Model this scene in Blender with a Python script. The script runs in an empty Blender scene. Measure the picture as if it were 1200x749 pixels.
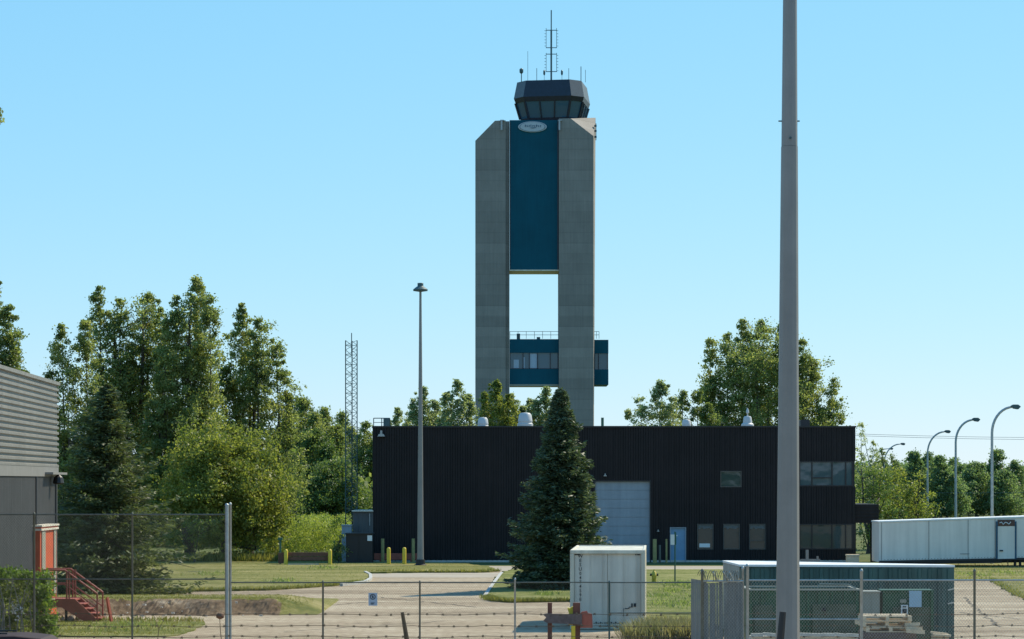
import bpy, math, random
import numpy as np
from mathutils import Vector, Matrix
random.seed(7); RNG = np.random.default_rng(11)
R = math.radians

# ------------------------------------------------------------------ camera, sky, sun, exposure
F, HZ, CH = 2800.0, 564.0, 4.78           # focal length and horizon row in photo pixels, camera height
SC = bpy.context.scene; COL = SC.collection
cd = bpy.data.cameras.new('camera'); cam = bpy.data.objects.new('camera', cd); COL.objects.link(cam)
cd.sensor_width = 36; cd.lens = 36 * F / 1200; cd.shift_y = (HZ - 374.5) / 1200
cd.clip_start = 0.5; cd.clip_end = 20000
cam.location = (0, 0, CH); cam.rotation_euler = (R(90), 0, 0); SC.camera = cam
SUN_AZ, SUN_EL = 50.0, 46.0               # azimuth clockwise from the viewing direction
wd = bpy.data.worlds.new('World'); SC.world = wd; wd.use_nodes = True
nt = wd.node_tree; nt.nodes.clear()
out = nt.nodes.new('ShaderNodeOutputWorld'); bg = nt.nodes.new('ShaderNodeBackground'); sk = nt.nodes.new('ShaderNodeTexSky')
sk.sky_type = 'NISHITA'; sk.sun_disc = False; sk.sun_elevation = R(SUN_EL); sk.sun_rotation = R(SUN_AZ)
sk.air_density = 1.0; sk.dust_density = 0.0; sk.ozone_density = 3.0; sk.altitude = 0
sep = nt.nodes.new('ShaderNodeSeparateColor'); com = nt.nodes.new('ShaderNodeCombineColor'); nt.links.new(sk.outputs[0], sep.inputs[0])
for ch, (p_, k_) in enumerate(((.76, 1.40 / 1.19), (.427, 3.62 / 1.19), (.135, 7.716 / 1.19))):   # film-like response of the sky colour
    pw = nt.nodes.new('ShaderNodeMath'); pw.operation = 'POWER'; pw.inputs[1].default_value = p_; nt.links.new(sep.outputs[ch], pw.inputs[0])
    ml = nt.nodes.new('ShaderNodeMath'); ml.operation = 'MULTIPLY'; ml.inputs[1].default_value = k_; nt.links.new(pw.outputs[0], ml.inputs[0]); nt.links.new(ml.outputs[0], com.inputs[ch])
nt.links.new(com.outputs[0], bg.inputs[0]); nt.links.new(bg.outputs[0], out.inputs[0])
bg.inputs[1].default_value = 0.10
sd = bpy.data.lights.new('sun', 'SUN'); sun = bpy.data.objects.new('sun', sd); COL.objects.link(sun)
sd.energy = 5.0; sd.angle = R(0.5); sd.color = (1.0, 0.90, 0.70)
sdir = Vector((math.sin(R(SUN_AZ)) * math.cos(R(SUN_EL)), math.cos(R(SUN_AZ)) * math.cos(R(SUN_EL)), math.sin(R(SUN_EL))))
sun.rotation_euler = sdir.to_track_quat('Z', 'Y').to_euler(); sun.location = sdir * 200
SC.view_settings.view_transform = 'Standard'; SC.view_settings.look = 'None'
SC.view_settings.exposure = 0.25; SC.view_settings.gamma = 1

# ------------------------------------------------------------------ helpers
def PX(px, Y): return (px - 600) * Y / F
def PZ(py, Y): return CH - (py - HZ) * Y / F
def GY(py, h=0.0): return (CH - h) * F / (py - HZ)
def G(px, py, h=0.0):
    Y = GY(py, h); return (PX(px, Y), Y)

class MB:
    def __init__(s): s.v = []; s.f = []; s.m = []; s.sm = False
    def add(s, vs, fs, mi=0):
        b = len(s.v); s.v += [tuple(v) for v in vs]; s.f += [tuple(b + i for i in f) for f in fs]; s.m += [mi] * len(fs); return s
    def box(s, x0, x1, y0, y1, z0, z1, mi=0):
        vs = [(x0,y0,z0),(x1,y0,z0),(x1,y1,z0),(x0,y1,z0),(x0,y0,z1),(x1,y0,z1),(x1,y1,z1),(x0,y1,z1)]
        return s.add(vs, [(0,3,2,1),(4,5,6,7),(0,1,5,4),(1,2,6,5),(2,3,7,6),(3,0,4,7)], mi)
    def obox(s, c, ax, size, mi=0):
        ux, uy, uz = [Vector(a) for a in ax]; c = Vector(c); a, b, d = [k / 2 for k in size]
        vs = [c + ux*i*a + uy*j*b + uz*k*d for k in (-1,1) for (i,j) in ((-1,-1),(1,-1),(1,1),(-1,1))]
        return s.add(vs, [(0,3,2,1),(4,5,6,7),(0,1,5,4),(1,2,6,5),(2,3,7,6),(3,0,4,7)], mi)
    def bar(s, a, b, w, t, up=(0,0,1), mi=0):
        a = Vector(a); b = Vector(b); d = (b - a); L = d.length; d.normalize()
        sd_ = d.cross(Vector(up))
        if sd_.length < 1e-4: sd_ = d.cross(Vector((0,1,0)))
        sd_.normalize(); u = sd_.cross(d)
        return s.obox((a + b) / 2, (d, sd_, u), (L, w, t), mi)
    def tube(s, pts, rad, n=8, mi=0, caps=True):
        pts = [Vector(p) for p in pts]
        if not hasattr(rad, '__len__'): rad = [rad] * len(pts)
        rings = []; b = len(s.v); ref = None
        for i, p in enumerate(pts):
            d = (pts[min(i+1, len(pts)-1)] - pts[max(i-1, 0)]).normalized()
            if ref is None: ref = Vector((0,1,0)) if abs(d.y) < .9 else Vector((1,0,0))
            u = d.cross(ref).normalized(); w = d.cross(u).normalized(); ref = -w if False else ref
            for k in range(n):
                a = 2 * math.pi * (k + .5) / n
                s.v.append(tuple(p + (u * math.cos(a) + w * math.sin(a)) * rad[i]))
        for i in range(len(pts) - 1):
            for k in range(n):
                a0 = b + i*n + k; a1 = b + i*n + (k+1) % n
                s.f.append((a0, a1, a1 + n, a0 + n)); s.m.append(mi)
        if caps:
            s.f.append(tuple(b + k for k in range(n))[::-1]); s.m.append(mi)
            e = b + (len(pts)-1)*n; s.f.append(tuple(e + k for k in range(n))); s.m.append(mi)
        return s
    def lathe(s, c, prof, n=16, mi=0):
        c = Vector(c); return s.tube([c + Vector((0,0,z)) for r, z in prof], [max(r, .001) for r, z in prof], n, mi)
    def prism(s, poly, y0, y1, mi=0):        # polygon in x,z extruded along y
        n = len(poly); vs = [(x, y0, z) for x, z in poly] + [(x, y1, z) for x, z in poly]
        fs = [tuple(range(n)), tuple(range(n, 2*n))[::-1]] + [(i, i+n, (i+1) % n + n, (i+1) % n) for i in range(n)]
        return s.add(vs, fs, mi)
    def slab(s, poly, z0, z1, mi=0):         # polygon in x,y extruded along z
        n = len(poly); vs = [(x, y, z0) for x, y in poly] + [(x, y, z1) for x, y in poly]
        fs = [tuple(range(n))[::-1], tuple(range(n, 2*n))] + [(i, (i+1) % n, (i+1) % n + n, i+n) for i in range(n)]
        return s.add(vs, fs, mi)
    def build(s, name, mats, parent=None, loc=None, smooth=None, bevel=0, fix=True):
        if not isinstance(mats, (list, tuple)): mats = [mats]
        base = Vector((0,0,0))
        if parent is not None:
            p = parent
            while p is not None: base += Vector(p.location); p = p.parent
        elif loc is not None: base = Vector(loc)
        me = bpy.data.meshes.new(name)
        me.from_pydata([tuple(Vector(v) - base) for v in s.v], [], s.f)
        for m in mats: me.materials.append(m)
        me.polygons.foreach_set('material_index', s.m)
        if fix:
            import bmesh
            bm = bmesh.new(); bm.from_mesh(me); bmesh.ops.recalc_face_normals(bm, faces=bm.faces); bm.to_mesh(me); bm.free()
        if smooth:
            me.polygons.foreach_set('use_smooth', [True] * len(me.polygons))
            me.set_sharp_from_angle(angle=R(smooth))
        me.update()
        o = bpy.data.objects.new(name, me); COL.objects.link(o)
        if parent is not None: o.parent = parent
        else: o.location = base
        if bevel:
            bv = o.modifiers.new('bevel', 'BEVEL'); bv.width = bevel; bv.segments = 2; bv.limit_method = 'ANGLE'
        return o

def tag(o, label=None, cat=None, group=None, kind=None):
    if label: o['label'] = label
    if cat: o['category'] = cat
    if group: o['group'] = group
    if kind: o['kind'] = kind
    return o
def thing(name, label, cat, loc, group=None):
    o = bpy.data.objects.new(name, None); COL.objects.link(o); o.location = loc; o.empty_display_size = .3
    return tag(o, label, cat, group)
def copy_tree(o, loc, label, scale=None, rot=None):
    def rec(a, par):
        c = a.copy(); COL.objects.link(c); c.parent = par
        for ch in [x for x in a.children]: rec(ch, c)
        return c
    c = rec(o, None); c.location = loc; c['label'] = label
    if scale: c.scale = scale if hasattr(scale, '__len__') else (scale,)*3
    if rot is not None: c.rotation_euler = (0, 0, rot)
    return c

# ------------------------------------------------------------------ materials
def mat(name, col, rough=.7, var=.15, vscale=3.0, bump=0.0, bscale=20.0, metal=0.0, spec=.5, col2=None, detail=6, stretch=(1,1,1), streak=0.0):
    m = bpy.data.materials.new(name); m.use_nodes = True; t = m.node_tree; N = t.nodes; L = t.links
    p = N['Principled BSDF']; p.inputs['Roughness'].default_value = rough; p.inputs['Metallic'].default_value = metal
    p.inputs['Specular IOR Level'].default_value = spec
    tc = N.new('ShaderNodeTexCoord'); mp = N.new('ShaderNodeMapping'); mp.inputs['Scale'].default_value = stretch
    L.new(tc.outputs['Object'], mp.inputs[0])
    nz = N.new('ShaderNodeTexNoise'); nz.inputs['Scale'].default_value = vscale; nz.inputs['Detail'].default_value = detail; nz.inputs['Roughness'].default_value = .65
    L.new(mp.outputs[0], nz.inputs[0])
    rp = N.new('ShaderNodeValToRGB'); rp.color_ramp.elements[0].position = .3; rp.color_ramp.elements[1].position = .7
    c2 = col2 if col2 else tuple(min(1, c * (1 + var)) for c in col)
    c1 = tuple(c * (1 - var) for c in col)
    rp.color_ramp.elements[0].color = (*c1, 1); rp.color_ramp.elements[1].color = (*c2, 1)
    L.new(nz.outputs[0], rp.inputs[0]); last = rp.outputs[0]
    if streak:
        mp2 = N.new('ShaderNodeMapping'); mp2.inputs['Scale'].default_value = (2.5, 2.5, .12); L.new(tc.outputs['Object'], mp2.inputs[0])
        n2 = N.new('ShaderNodeTexNoise'); n2.inputs['Scale'].default_value = 1.6; n2.inputs['Detail'].default_value = 5; L.new(mp2.outputs[0], n2.inputs[0])
        r2 = N.new('ShaderNodeValToRGB'); r2.color_ramp.elements[0].position = .35; r2.color_ramp.elements[1].position = .65
        r2.color_ramp.elements[0].color = (1-streak,)*3 + (1,); r2.color_ramp.elements[1].color = (1,1,1,1); L.new(n2.outputs[0], r2.inputs[0])
        mx = N.new('ShaderNodeMixRGB'); mx.blend_type = 'MULTIPLY'; mx.inputs[0].default_value = 1
        L.new(last, mx.inputs[1]); L.new(r2.outputs[0], mx.inputs[2]); last = mx.outputs[0]
    L.new(last, p.inputs['Base Color'])
    if bump:
        b = N.new('ShaderNodeTexNoise'); b.inputs['Scale'].default_value = bscale; b.inputs['Detail'].default_value = 5
        L.new(mp.outputs[0], b.inputs[0]); bn = N.new('ShaderNodeBump'); bn.inputs['Strength'].default_value = bump; bn.inputs['Distance'].default_value = .05
        L.new(b.outputs[0], bn.inputs['Height']); L.new(bn.outputs[0], p.inputs['Normal'])
    return m

def leafmat(name, c1, c2, trans=.35):
    m = bpy.data.materials.new(name); m.use_nodes = True; t = m.node_tree; N = t.nodes; L = t.links; N.clear()
    o = N.new('ShaderNodeOutputMaterial'); g = N.new('ShaderNodeNewGeometry'); rp = N.new('ShaderNodeValToRGB')
    rp.color_ramp.elements[0].color = (*c1, 1); rp.color_ramp.elements[1].color = (*c2, 1)
    L.new(g.outputs['Random Per Island'], rp.inputs[0])
    tc = N.new('ShaderNodeTexCoord'); nz = N.new('ShaderNodeTexNoise'); nz.inputs['Scale'].default_value = .6; L.new(tc.outputs['Object'], nz.inputs[0])
    r2 = N.new('ShaderNodeValToRGB'); r2.color_ramp.elements[0].position = .35; r2.color_ramp.elements[1].position = .65
    r2.color_ramp.elements[0].color = (.7,.75,.7,1); r2.color_ramp.elements[1].color = (1.2,1.1,1.0,1); L.new(nz.outputs[0], r2.inputs[0])
    mx0 = N.new('ShaderNodeMixRGB'); mx0.blend_type = 'MULTIPLY'; mx0.inputs[0].default_value = 1; L.new(rp.outputs[0], mx0.inputs[1]); L.new(r2.outputs[0], mx0.inputs[2])
    p = N.new('ShaderNodeBsdfPrincipled'); p.inputs['Roughness'].default_value = .5; p.inputs['Specular IOR Level'].default_value = .35
    tr = N.new('ShaderNodeBsdfTranslucent'); mx = N.new('ShaderNodeMixShader'); mx.inputs[0].default_value = trans
    ht = N.new('ShaderNodeMixRGB'); ht.blend_type = 'MULTIPLY'; ht.inputs[0].default_value = 1; ht.inputs[2].default_value = (1.28, 1.4, .75, 1)
    L.new(mx0.outputs[0], ht.inputs[1])
    L.new(mx0.outputs[0], p.inputs['Base Color']); L.new(ht.outputs[0], tr.inputs[0]); L.new(p.outputs[0], mx.inputs[1]); L.new(tr.outputs[0], mx.inputs[2]); L.new(mx.outputs[0], o.inputs[0])
    return m

M = {}
M['siding'] = mat('dark brown ribbed siding', (.0145, .0105, .011), .6, .35, .5, streak=.3, spec=.3)
M['roofing'] = mat('roof gravel', (.22, .21, .2), .9, .2, 5)
M['wframe'] = mat('window frame bronze', (.07, .065, .055), .5, .15, 4)
M['reflection'] = mat('grey curtain', (.12, .125, .12), .8, .3, 9)  # tone of the mirrored sky and trees painted atop the lower panes
M['trim'] = mat('dark trim', (.015, .013, .014), .5, .2, 2)
M['alu'] = mat('dull aluminium', (.35, .36, .36), .45, .15, 4, metal=.6)
M['galv'] = mat('galvanised steel', (.36, .38, .37), .5, .2, 8, metal=.5)
M['galvold'] = mat('weathered galvanised wire', (.15, .15, .12), .7, .25, 6, metal=.3)
M['wire'] = mat('chain link wire', (.13, .14, .13), .6, .2, 6, metal=.3)
M['rust'] = mat('rusty wire', (.10, .07, .04), .8, .3, 9)
M['garage'] = mat('blue grey garage door', (.26, .30, .335), .55, .08, 1.5, streak=.12)
M['bluedoor'] = mat('blue door paint', (.16, .29, .42), .5, .1, 2)
M['whitepaint'] = mat('white paint', (.64, .59, .49), .55, .08, 1.2, streak=.18)
M['conwhite'] = mat('cream container paint', (.68, .62, .48), .55, .1, 1.0, streak=.25)
M['condark'] = mat('dark teal container paint', (.05, .105, .09), .5, .25, 1.2, streak=.35)
M['conend'] = mat('pale grey container end', (.34, .34, .29), .6, .12, 2, streak=.2)
M['trailer'] = mat('trailer panel paint', (.74, .68, .60), .5, .05, .8, streak=.12)
M['trailroof'] = mat('trailer roof', (.7, .7, .68), .5, .1, 2)
M['black'] = mat('black steel', (.012, .012, .014), .5, .2, 3)
M['rubber'] = mat('rubber', (.02, .02, .02), .85, .2, 8)
M['polegrey'] = mat('grey steel pole paint', (.24, .225, .21), .42, .10, 1.4, streak=.14, metal=.15)
M['yellow'] = mat('yellow bollard paint', (.62, .45, .03), .5, .12, 5)
M['yellowshade'] = mat('shaded yellow paint', (.30, .25, .09), .7, .25, 5)  # dulled copy of the bollard yellow, shade by the wall in its colour
M['orange'] = mat('orange door paint', (.48, .085, .03), .5, .12, 3)
M['redsteel'] = mat('red brown steel paint', (.32, .08, .05), .55, .2, 4)
M['wood'] = mat('red brown wood', (.15, .055, .035), .8, .3, 6, stretch=(1, 1, .3))
M['greywood'] = mat('weathered wood', (.14, .10, .09), .85, .3, 9)
M['palwood'] = mat('pale pallet wood', (.62, .50, .34), .8, .2, 8)
M['brownwood'] = mat('dark brown beam', (.13, .06, .035), .8, .3, 5)
M['corr'] = mat('light grey corrugated metal', (.24, .23, .21), .5, .1, .8, metal=.2, streak=.2)
M['greywall'] = mat('grey wall cladding', (.09, .088, .085), .7, .12, 1, streak=.15)
M['greyband'] = mat('grey band', (.19, .185, .175), .6, .1, 2)
M['greenbox'] = mat('green enamel', (.015, .075, .032), .5, .3, 2)
M['browngrn'] = mat('brown green sheet', (.07, .085, .05), .7, .3, 2)
M['cabinet'] = mat('grey beige cabinet', (.26, .26, .21), .6, .1, 3)
M['ltblue'] = mat('light blue sign', (.30, .45, .55), .5, .05, 3)
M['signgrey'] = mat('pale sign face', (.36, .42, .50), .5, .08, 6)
M['signwhite'] = mat('white sign face', (.7, .7, .68), .5, .05, 6)
M['ink'] = mat('black lettering', (.015, .02, .025), .6, .1, 9)
M['bluepanel'] = mat('deep blue cladding', (.002, .078, .115), .6, .12, .3, streak=.1, spec=.15)
M['cabdark'] = mat('dark cab cladding', (.013, .017, .03), .4, .3, 2)
M['cablit'] = mat('lit cab facet', (.10, .11, .12), .5, .1, 2)  # cladding copy with the light on the turned facets put into its colour
M['vent'] = mat('white roof ventilator', (.48, .47, .45), .45, .05, 3)
M['carpaint'] = mat('dark red car paint', (.025, .007, .006), .75, .1, 2)
M['slat'] = mat('grey privacy slats', (.17, .175, .17), .7, .3, 4, stretch=(6, 6, .3))
M['hydrant'] = mat('yellow hydrant paint', (.48, .36, .03), .5, .15, 8)
M['green'] = mat('green post paint', (.03, .10, .06), .6, .2, 5)
M['bark'] = mat('bark', (.085, .068, .05), .9, .35, 6, bump=.6)
M['birchbark'] = mat('pale bark', (.28, .27, .23), .8, .3, 6)
M['antenna'] = mat('antenna metal', (.03, .09, .10), .5, .2, 5)
M['mast'] = mat('lattice mast steel', (.04, .085, .09), .5, .2, 5)
M['stone'] = mat('pale stones', (.5, .48, .42), .9, .2, 9)
def concrete():
    m = mat('tower concrete', (.25, .225, .195), .85, .12, .25, bump=.3, bscale=3, streak=.12); t = m.node_tree; N = t.nodes; L = t.links
    p = N['Principled BSDF']; src = p.inputs['Base Color'].links[0].from_socket
    tc = N.new('ShaderNodeTexCoord'); sp = N.new('ShaderNodeSeparateXYZ'); L.new(tc.outputs['Object'], sp.inputs[0])
    md = N.new('ShaderNodeMath'); md.operation = 'FRACT'; sc_ = N.new('ShaderNodeMath'); sc_.operation = 'MULTIPLY'; sc_.inputs[1].default_value = 1/1.5
    L.new(sp.outputs[2], sc_.inputs[0]); L.new(sc_.outputs[0], md.inputs[0])
    lt = N.new('ShaderNodeMath'); lt.operation = 'LESS_THAN'; lt.inputs[1].default_value = .1; L.new(md.outputs[0], lt.inputs[0])
    fl = N.new('ShaderNodeMath'); fl.operation = 'FLOOR'; L.new(sc_.outputs[0], fl.inputs[0])
    wn = N.new('ShaderNodeTexWhiteNoise'); wn.noise_dimensions = '1D'; L.new(fl.outputs[0], wn.inputs['W'])
    mr = N.new('ShaderNodeMapRange'); mr.inputs[3].default_value = .88; mr.inputs[4].default_value = 1.1; L.new(wn.outputs[0], mr.inputs[0])
    m1 = N.new('ShaderNodeMixRGB'); m1.blend_type = 'MULTIPLY'; m1.inputs[0].default_value = 1; L.new(src, m1.inputs[1]); L.new(mr.outputs[0], m1.inputs[2])
    m2 = N.new('ShaderNodeMixRGB'); m2.blend_type = 'MULTIPLY'; L.new(lt.outputs[0], m2.inputs[0]); L.new(m1.outputs[0], m2.inputs[1]); m2.inputs[2].default_value = (.90,.90,.90,1)
    L.new(m2.outputs[0], p.inputs['Base Color']); return m
M['concrete'] = concrete()
def glass(name, col, rough=.04):
    m = bpy.data.materials.new(name); m.use_nodes = True; p = m.node_tree.nodes['Principled BSDF']
    N = m.node_tree.nodes; L = m.node_tree.links
    nz = N.new('ShaderNodeTexNoise'); nz.inputs['Scale'].default_value = .9; tc = N.new('ShaderNodeTexCoord'); L.new(tc.outputs['Object'], nz.inputs[0])
    bn = N.new('ShaderNodeBump'); bn.inputs['Strength'].default_value = .12; bn.inputs['Distance'].default_value = .05; L.new(nz.outputs[0], bn.inputs['Height']); L.new(bn.outputs[0], p.inputs['Normal'])
    p.inputs['Base Color'].default_value = (*col, 1); p.inputs['Roughness'].default_value = rough; p.inputs['Specular IOR Level'].default_value = .6; p.inputs['IOR'].default_value = 1.5
    return m
M['glass'] = glass('window glass', (.03, .055, .055)); M['cabglass'] = glass('cab glass', (.04, .10, .14)); M['skyglass'] = glass('upper window glass', (.05, .085, .10))  # upper panes are bluer, with reflected sky put into their base colour

def ground_mat(name, stops, scales, rough=.95, bump=.5, bscale=12, stretch=.45):
    """two noise layers mixed, then a speckle"""
    m = bpy.data.materials.new(name); m.use_nodes = True; t = m.node_tree; N = t.nodes; L = t.links; p = N['Principled BSDF']
    p.inputs['Roughness'].default_value = rough; p.inputs['Specular IOR Level'].default_value = .15
    tc = N.new('ShaderNodeTexCoord'); mp = N.new('ShaderNodeMapping'); L.new(tc.outputs['Object'], mp.inputs[0])
    a = N.new('ShaderNodeTexNoise'); a.inputs['Scale'].default_value = scales[0]; a.inputs['Detail'].default_value = 8; a.inputs['Roughness'].default_value = .6
    b = N.new('ShaderNodeTexNoise'); b.inputs['Scale'].default_value = scales[1]; b.inputs['Detail'].default_value = 6; b.inputs['Roughness'].default_value = .7
    mp.inputs['Scale'].default_value = (stretch, 1, 1); L.new(mp.outputs[0], a.inputs[0]); L.new(tc.outputs['Object'], b.inputs[0])
    ad = N.new('ShaderNodeMath'); ad.operation = 'MULTIPLY_ADD'; ad.inputs[1].default_value = .55; L.new(a.outputs[0], ad.inputs[0])
    ml = N.new('ShaderNodeMath'); ml.operation = 'MULTIPLY'; ml.inputs[1].default_value = .45; L.new(b.outputs[0], ml.inputs[0]); L.new(ml.outputs[0], ad.inputs[2])
    rp = N.new('ShaderNodeValToRGB'); L.new(ad.outputs[0], rp.inputs[0]); E = rp.color_ramp.elements
    E[0].position, E[0].color = stops[0][0], (*stops[0][1], 1); E[1].position, E[1].color = stops[-1][0], (*stops[-1][1], 1)
    for q, c in stops[1:-1]: e = E.new(q); e.color = (*c, 1)
    L.new(rp.outputs[0], p.inputs['Base Color'])
    bz = N.new('ShaderNodeTexNoise'); bz.inputs['Scale'].default_value = bscale; bz.inputs['Detail'].default_value = 6; L.new(tc.outputs['Object'], bz.inputs[0])
    bn = N.new('ShaderNodeBump'); bn.inputs['Strength'].default_value = bump; bn.inputs['Distance'].default_value = .06; L.new(bz.outputs[0], bn.inputs['Height']); L.new(bn.outputs[0], p.inputs['Normal'])
    return m
M['field'] = ground_mat('field grass', [(.35, (.05,.075,.022)), (.5, (.10,.12,.04)), (.65, (.15,.145,.06))], (.15, 2.0))
M['lawn'] = ground_mat('mown lawn', [(.40, (.10,.11,.028)), (.5, (.175,.165,.048)), (.60, (.275,.235,.10))], (.35, 3.0), bump=.9, bscale=6, stretch=.25)
M['lawngreen'] = ground_mat('fresh lawn', [(.40, (.085,.105,.025)), (.5, (.155,.165,.042)), (.60, (.26,.235,.10))], (.55, 4.0), bump=.9, bscale=6, stretch=.3)
M['gravel'] = ground_mat('gravel lot', [(.41, (.19,.145,.095)), (.47, (.30,.235,.16)), (.53, (.36,.29,.20)), (.59, (.46,.385,.28))], (.35, 3.2), bump=.7, bscale=7, stretch=.14)
M['slabc'] = ground_mat('pale concrete', [(.36, (.31,.265,.20)), (.64, (.42,.37,.295))], (.4, 3), bump=.2)
M['earth'] = ground_mat('bare earth', [(.38, (.085,.055,.032)), (.50, (.17,.115,.07)), (.58, (.26,.19,.12)), (.70, (.42,.35,.26))], (.9, 3.5), bump=1.0, bscale=4)
M['crack'] = mat('dark crack filler', (.09, .075, .055), .95, .3, 5)
M['kerb'] = mat('kerb concrete', (.42, .41, .37), .85, .2, 4)
M['asphalt'] = mat('asphalt', (.06, .06, .06), .9, .2, 4)
M['poplar'] = leafmat('poplar leaves', (.135, .18, .055), (.37, .39, .18), .55)
M['poplard'] = leafmat('dark poplar leaves', (.11, .155, .05), (.30, .34, .15), .55)
M['birch'] = leafmat('birch leaves', (.19, .24, .13), (.46, .48, .30), .55)
M['yellowbush'] = leafmat('yellow green maple leaves', (.13, .17, .04), (.34, .35, .10), .5)
M['spruce'] = leafmat('spruce needles', (.04, .068, .038), (.14, .18, .11), .3)
M['sprucedk'] = leafmat('dark spruce needles', (.055, .075, .035), (.16, .19, .09), .35)
M['bushg'] = leafmat('bush leaves', (.08, .13, .04), (.20, .26, .09), .42)
M['weedy'] = leafmat('yellow flowering weeds', (.22, .29, .07), (.42, .46, .13), .45)
M['dryweed'] = leafmat('dry weeds', (.16, .15, .07), (.38, .34, .22), .35)
M['fargreen'] = leafmat('distant leaves', (.11, .17, .085), (.27, .35, .19), .55)  # paler, bluer leaves with the haze of distance put into the colour
M['hedgeg'] = leafmat('creeper leaves', (.07, .13, .02), (.22, .30, .07), .45)
M['grassb'] = leafmat('grass blades', (.15, .17, .035), (.32, .28, .09), .4)

# ------------------------------------------------------------------ leaves and trees
def quads(name, P, A, B, mat_, parent=None, loc=None):
    """P centres, A half-length vectors, B half-width vectors -> leaf shaped quads"""
    n = len(P); base = np.array(loc if loc is not None else (0,0,0), float)
    if parent is not None: base = np.array(parent.location)
    V = np.empty((n, 4, 3)); V[:,0] = P - A; V[:,1] = P + B*.9 + A*.1; V[:,2] = P + A; V[:,3] = P - B*.9 + A*.1
    V = (V - base).reshape(-1, 3)
    me = bpy.data.meshes.new(name); me.vertices.add(4*n); me.vertices.foreach_set('co', V.ravel())
    me.loops.add(4*n); me.loops.foreach_set('vertex_index', np.arange(4*n, dtype=np.int32))
    me.polygons.add(n); me.polygons.foreach_set('loop_start', np.arange(0, 4*n, 4, dtype=np.int32)); me.polygons.foreach_set('loop_total', np.full(n, 4, np.int32))
    me.materials.append(mat_); me.update(calc_edges=True)
    o = bpy.data.objects.new(name, me); COL.objects.link(o)
    if parent is not None: o.parent = parent
    else: o.location = base
    return o
def rvec(n):
    v = RNG.normal(size=(n, 3)); return v / np.linalg.norm(v, axis=1)[:, None]
def leafcloud(C, Rr, per, size, flat=.75):
    idx = np.repeat(np.arange(len(C)), per); n = len(idx)
    d = RNG.normal(size=(n, 3)) * .52; d[:, 2] *= flat
    P = C[idx] + d * Rr[idx][:, None]
    A = rvec(n); B = np.cross(A, rvec(n)); B /= np.linalg.norm(B, axis=1)[:, None] + 1e-9
    s = size * (.6 + .8 * RNG.random(n))[:, None]
    return P, A * s * .5, B * s * .36

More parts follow.
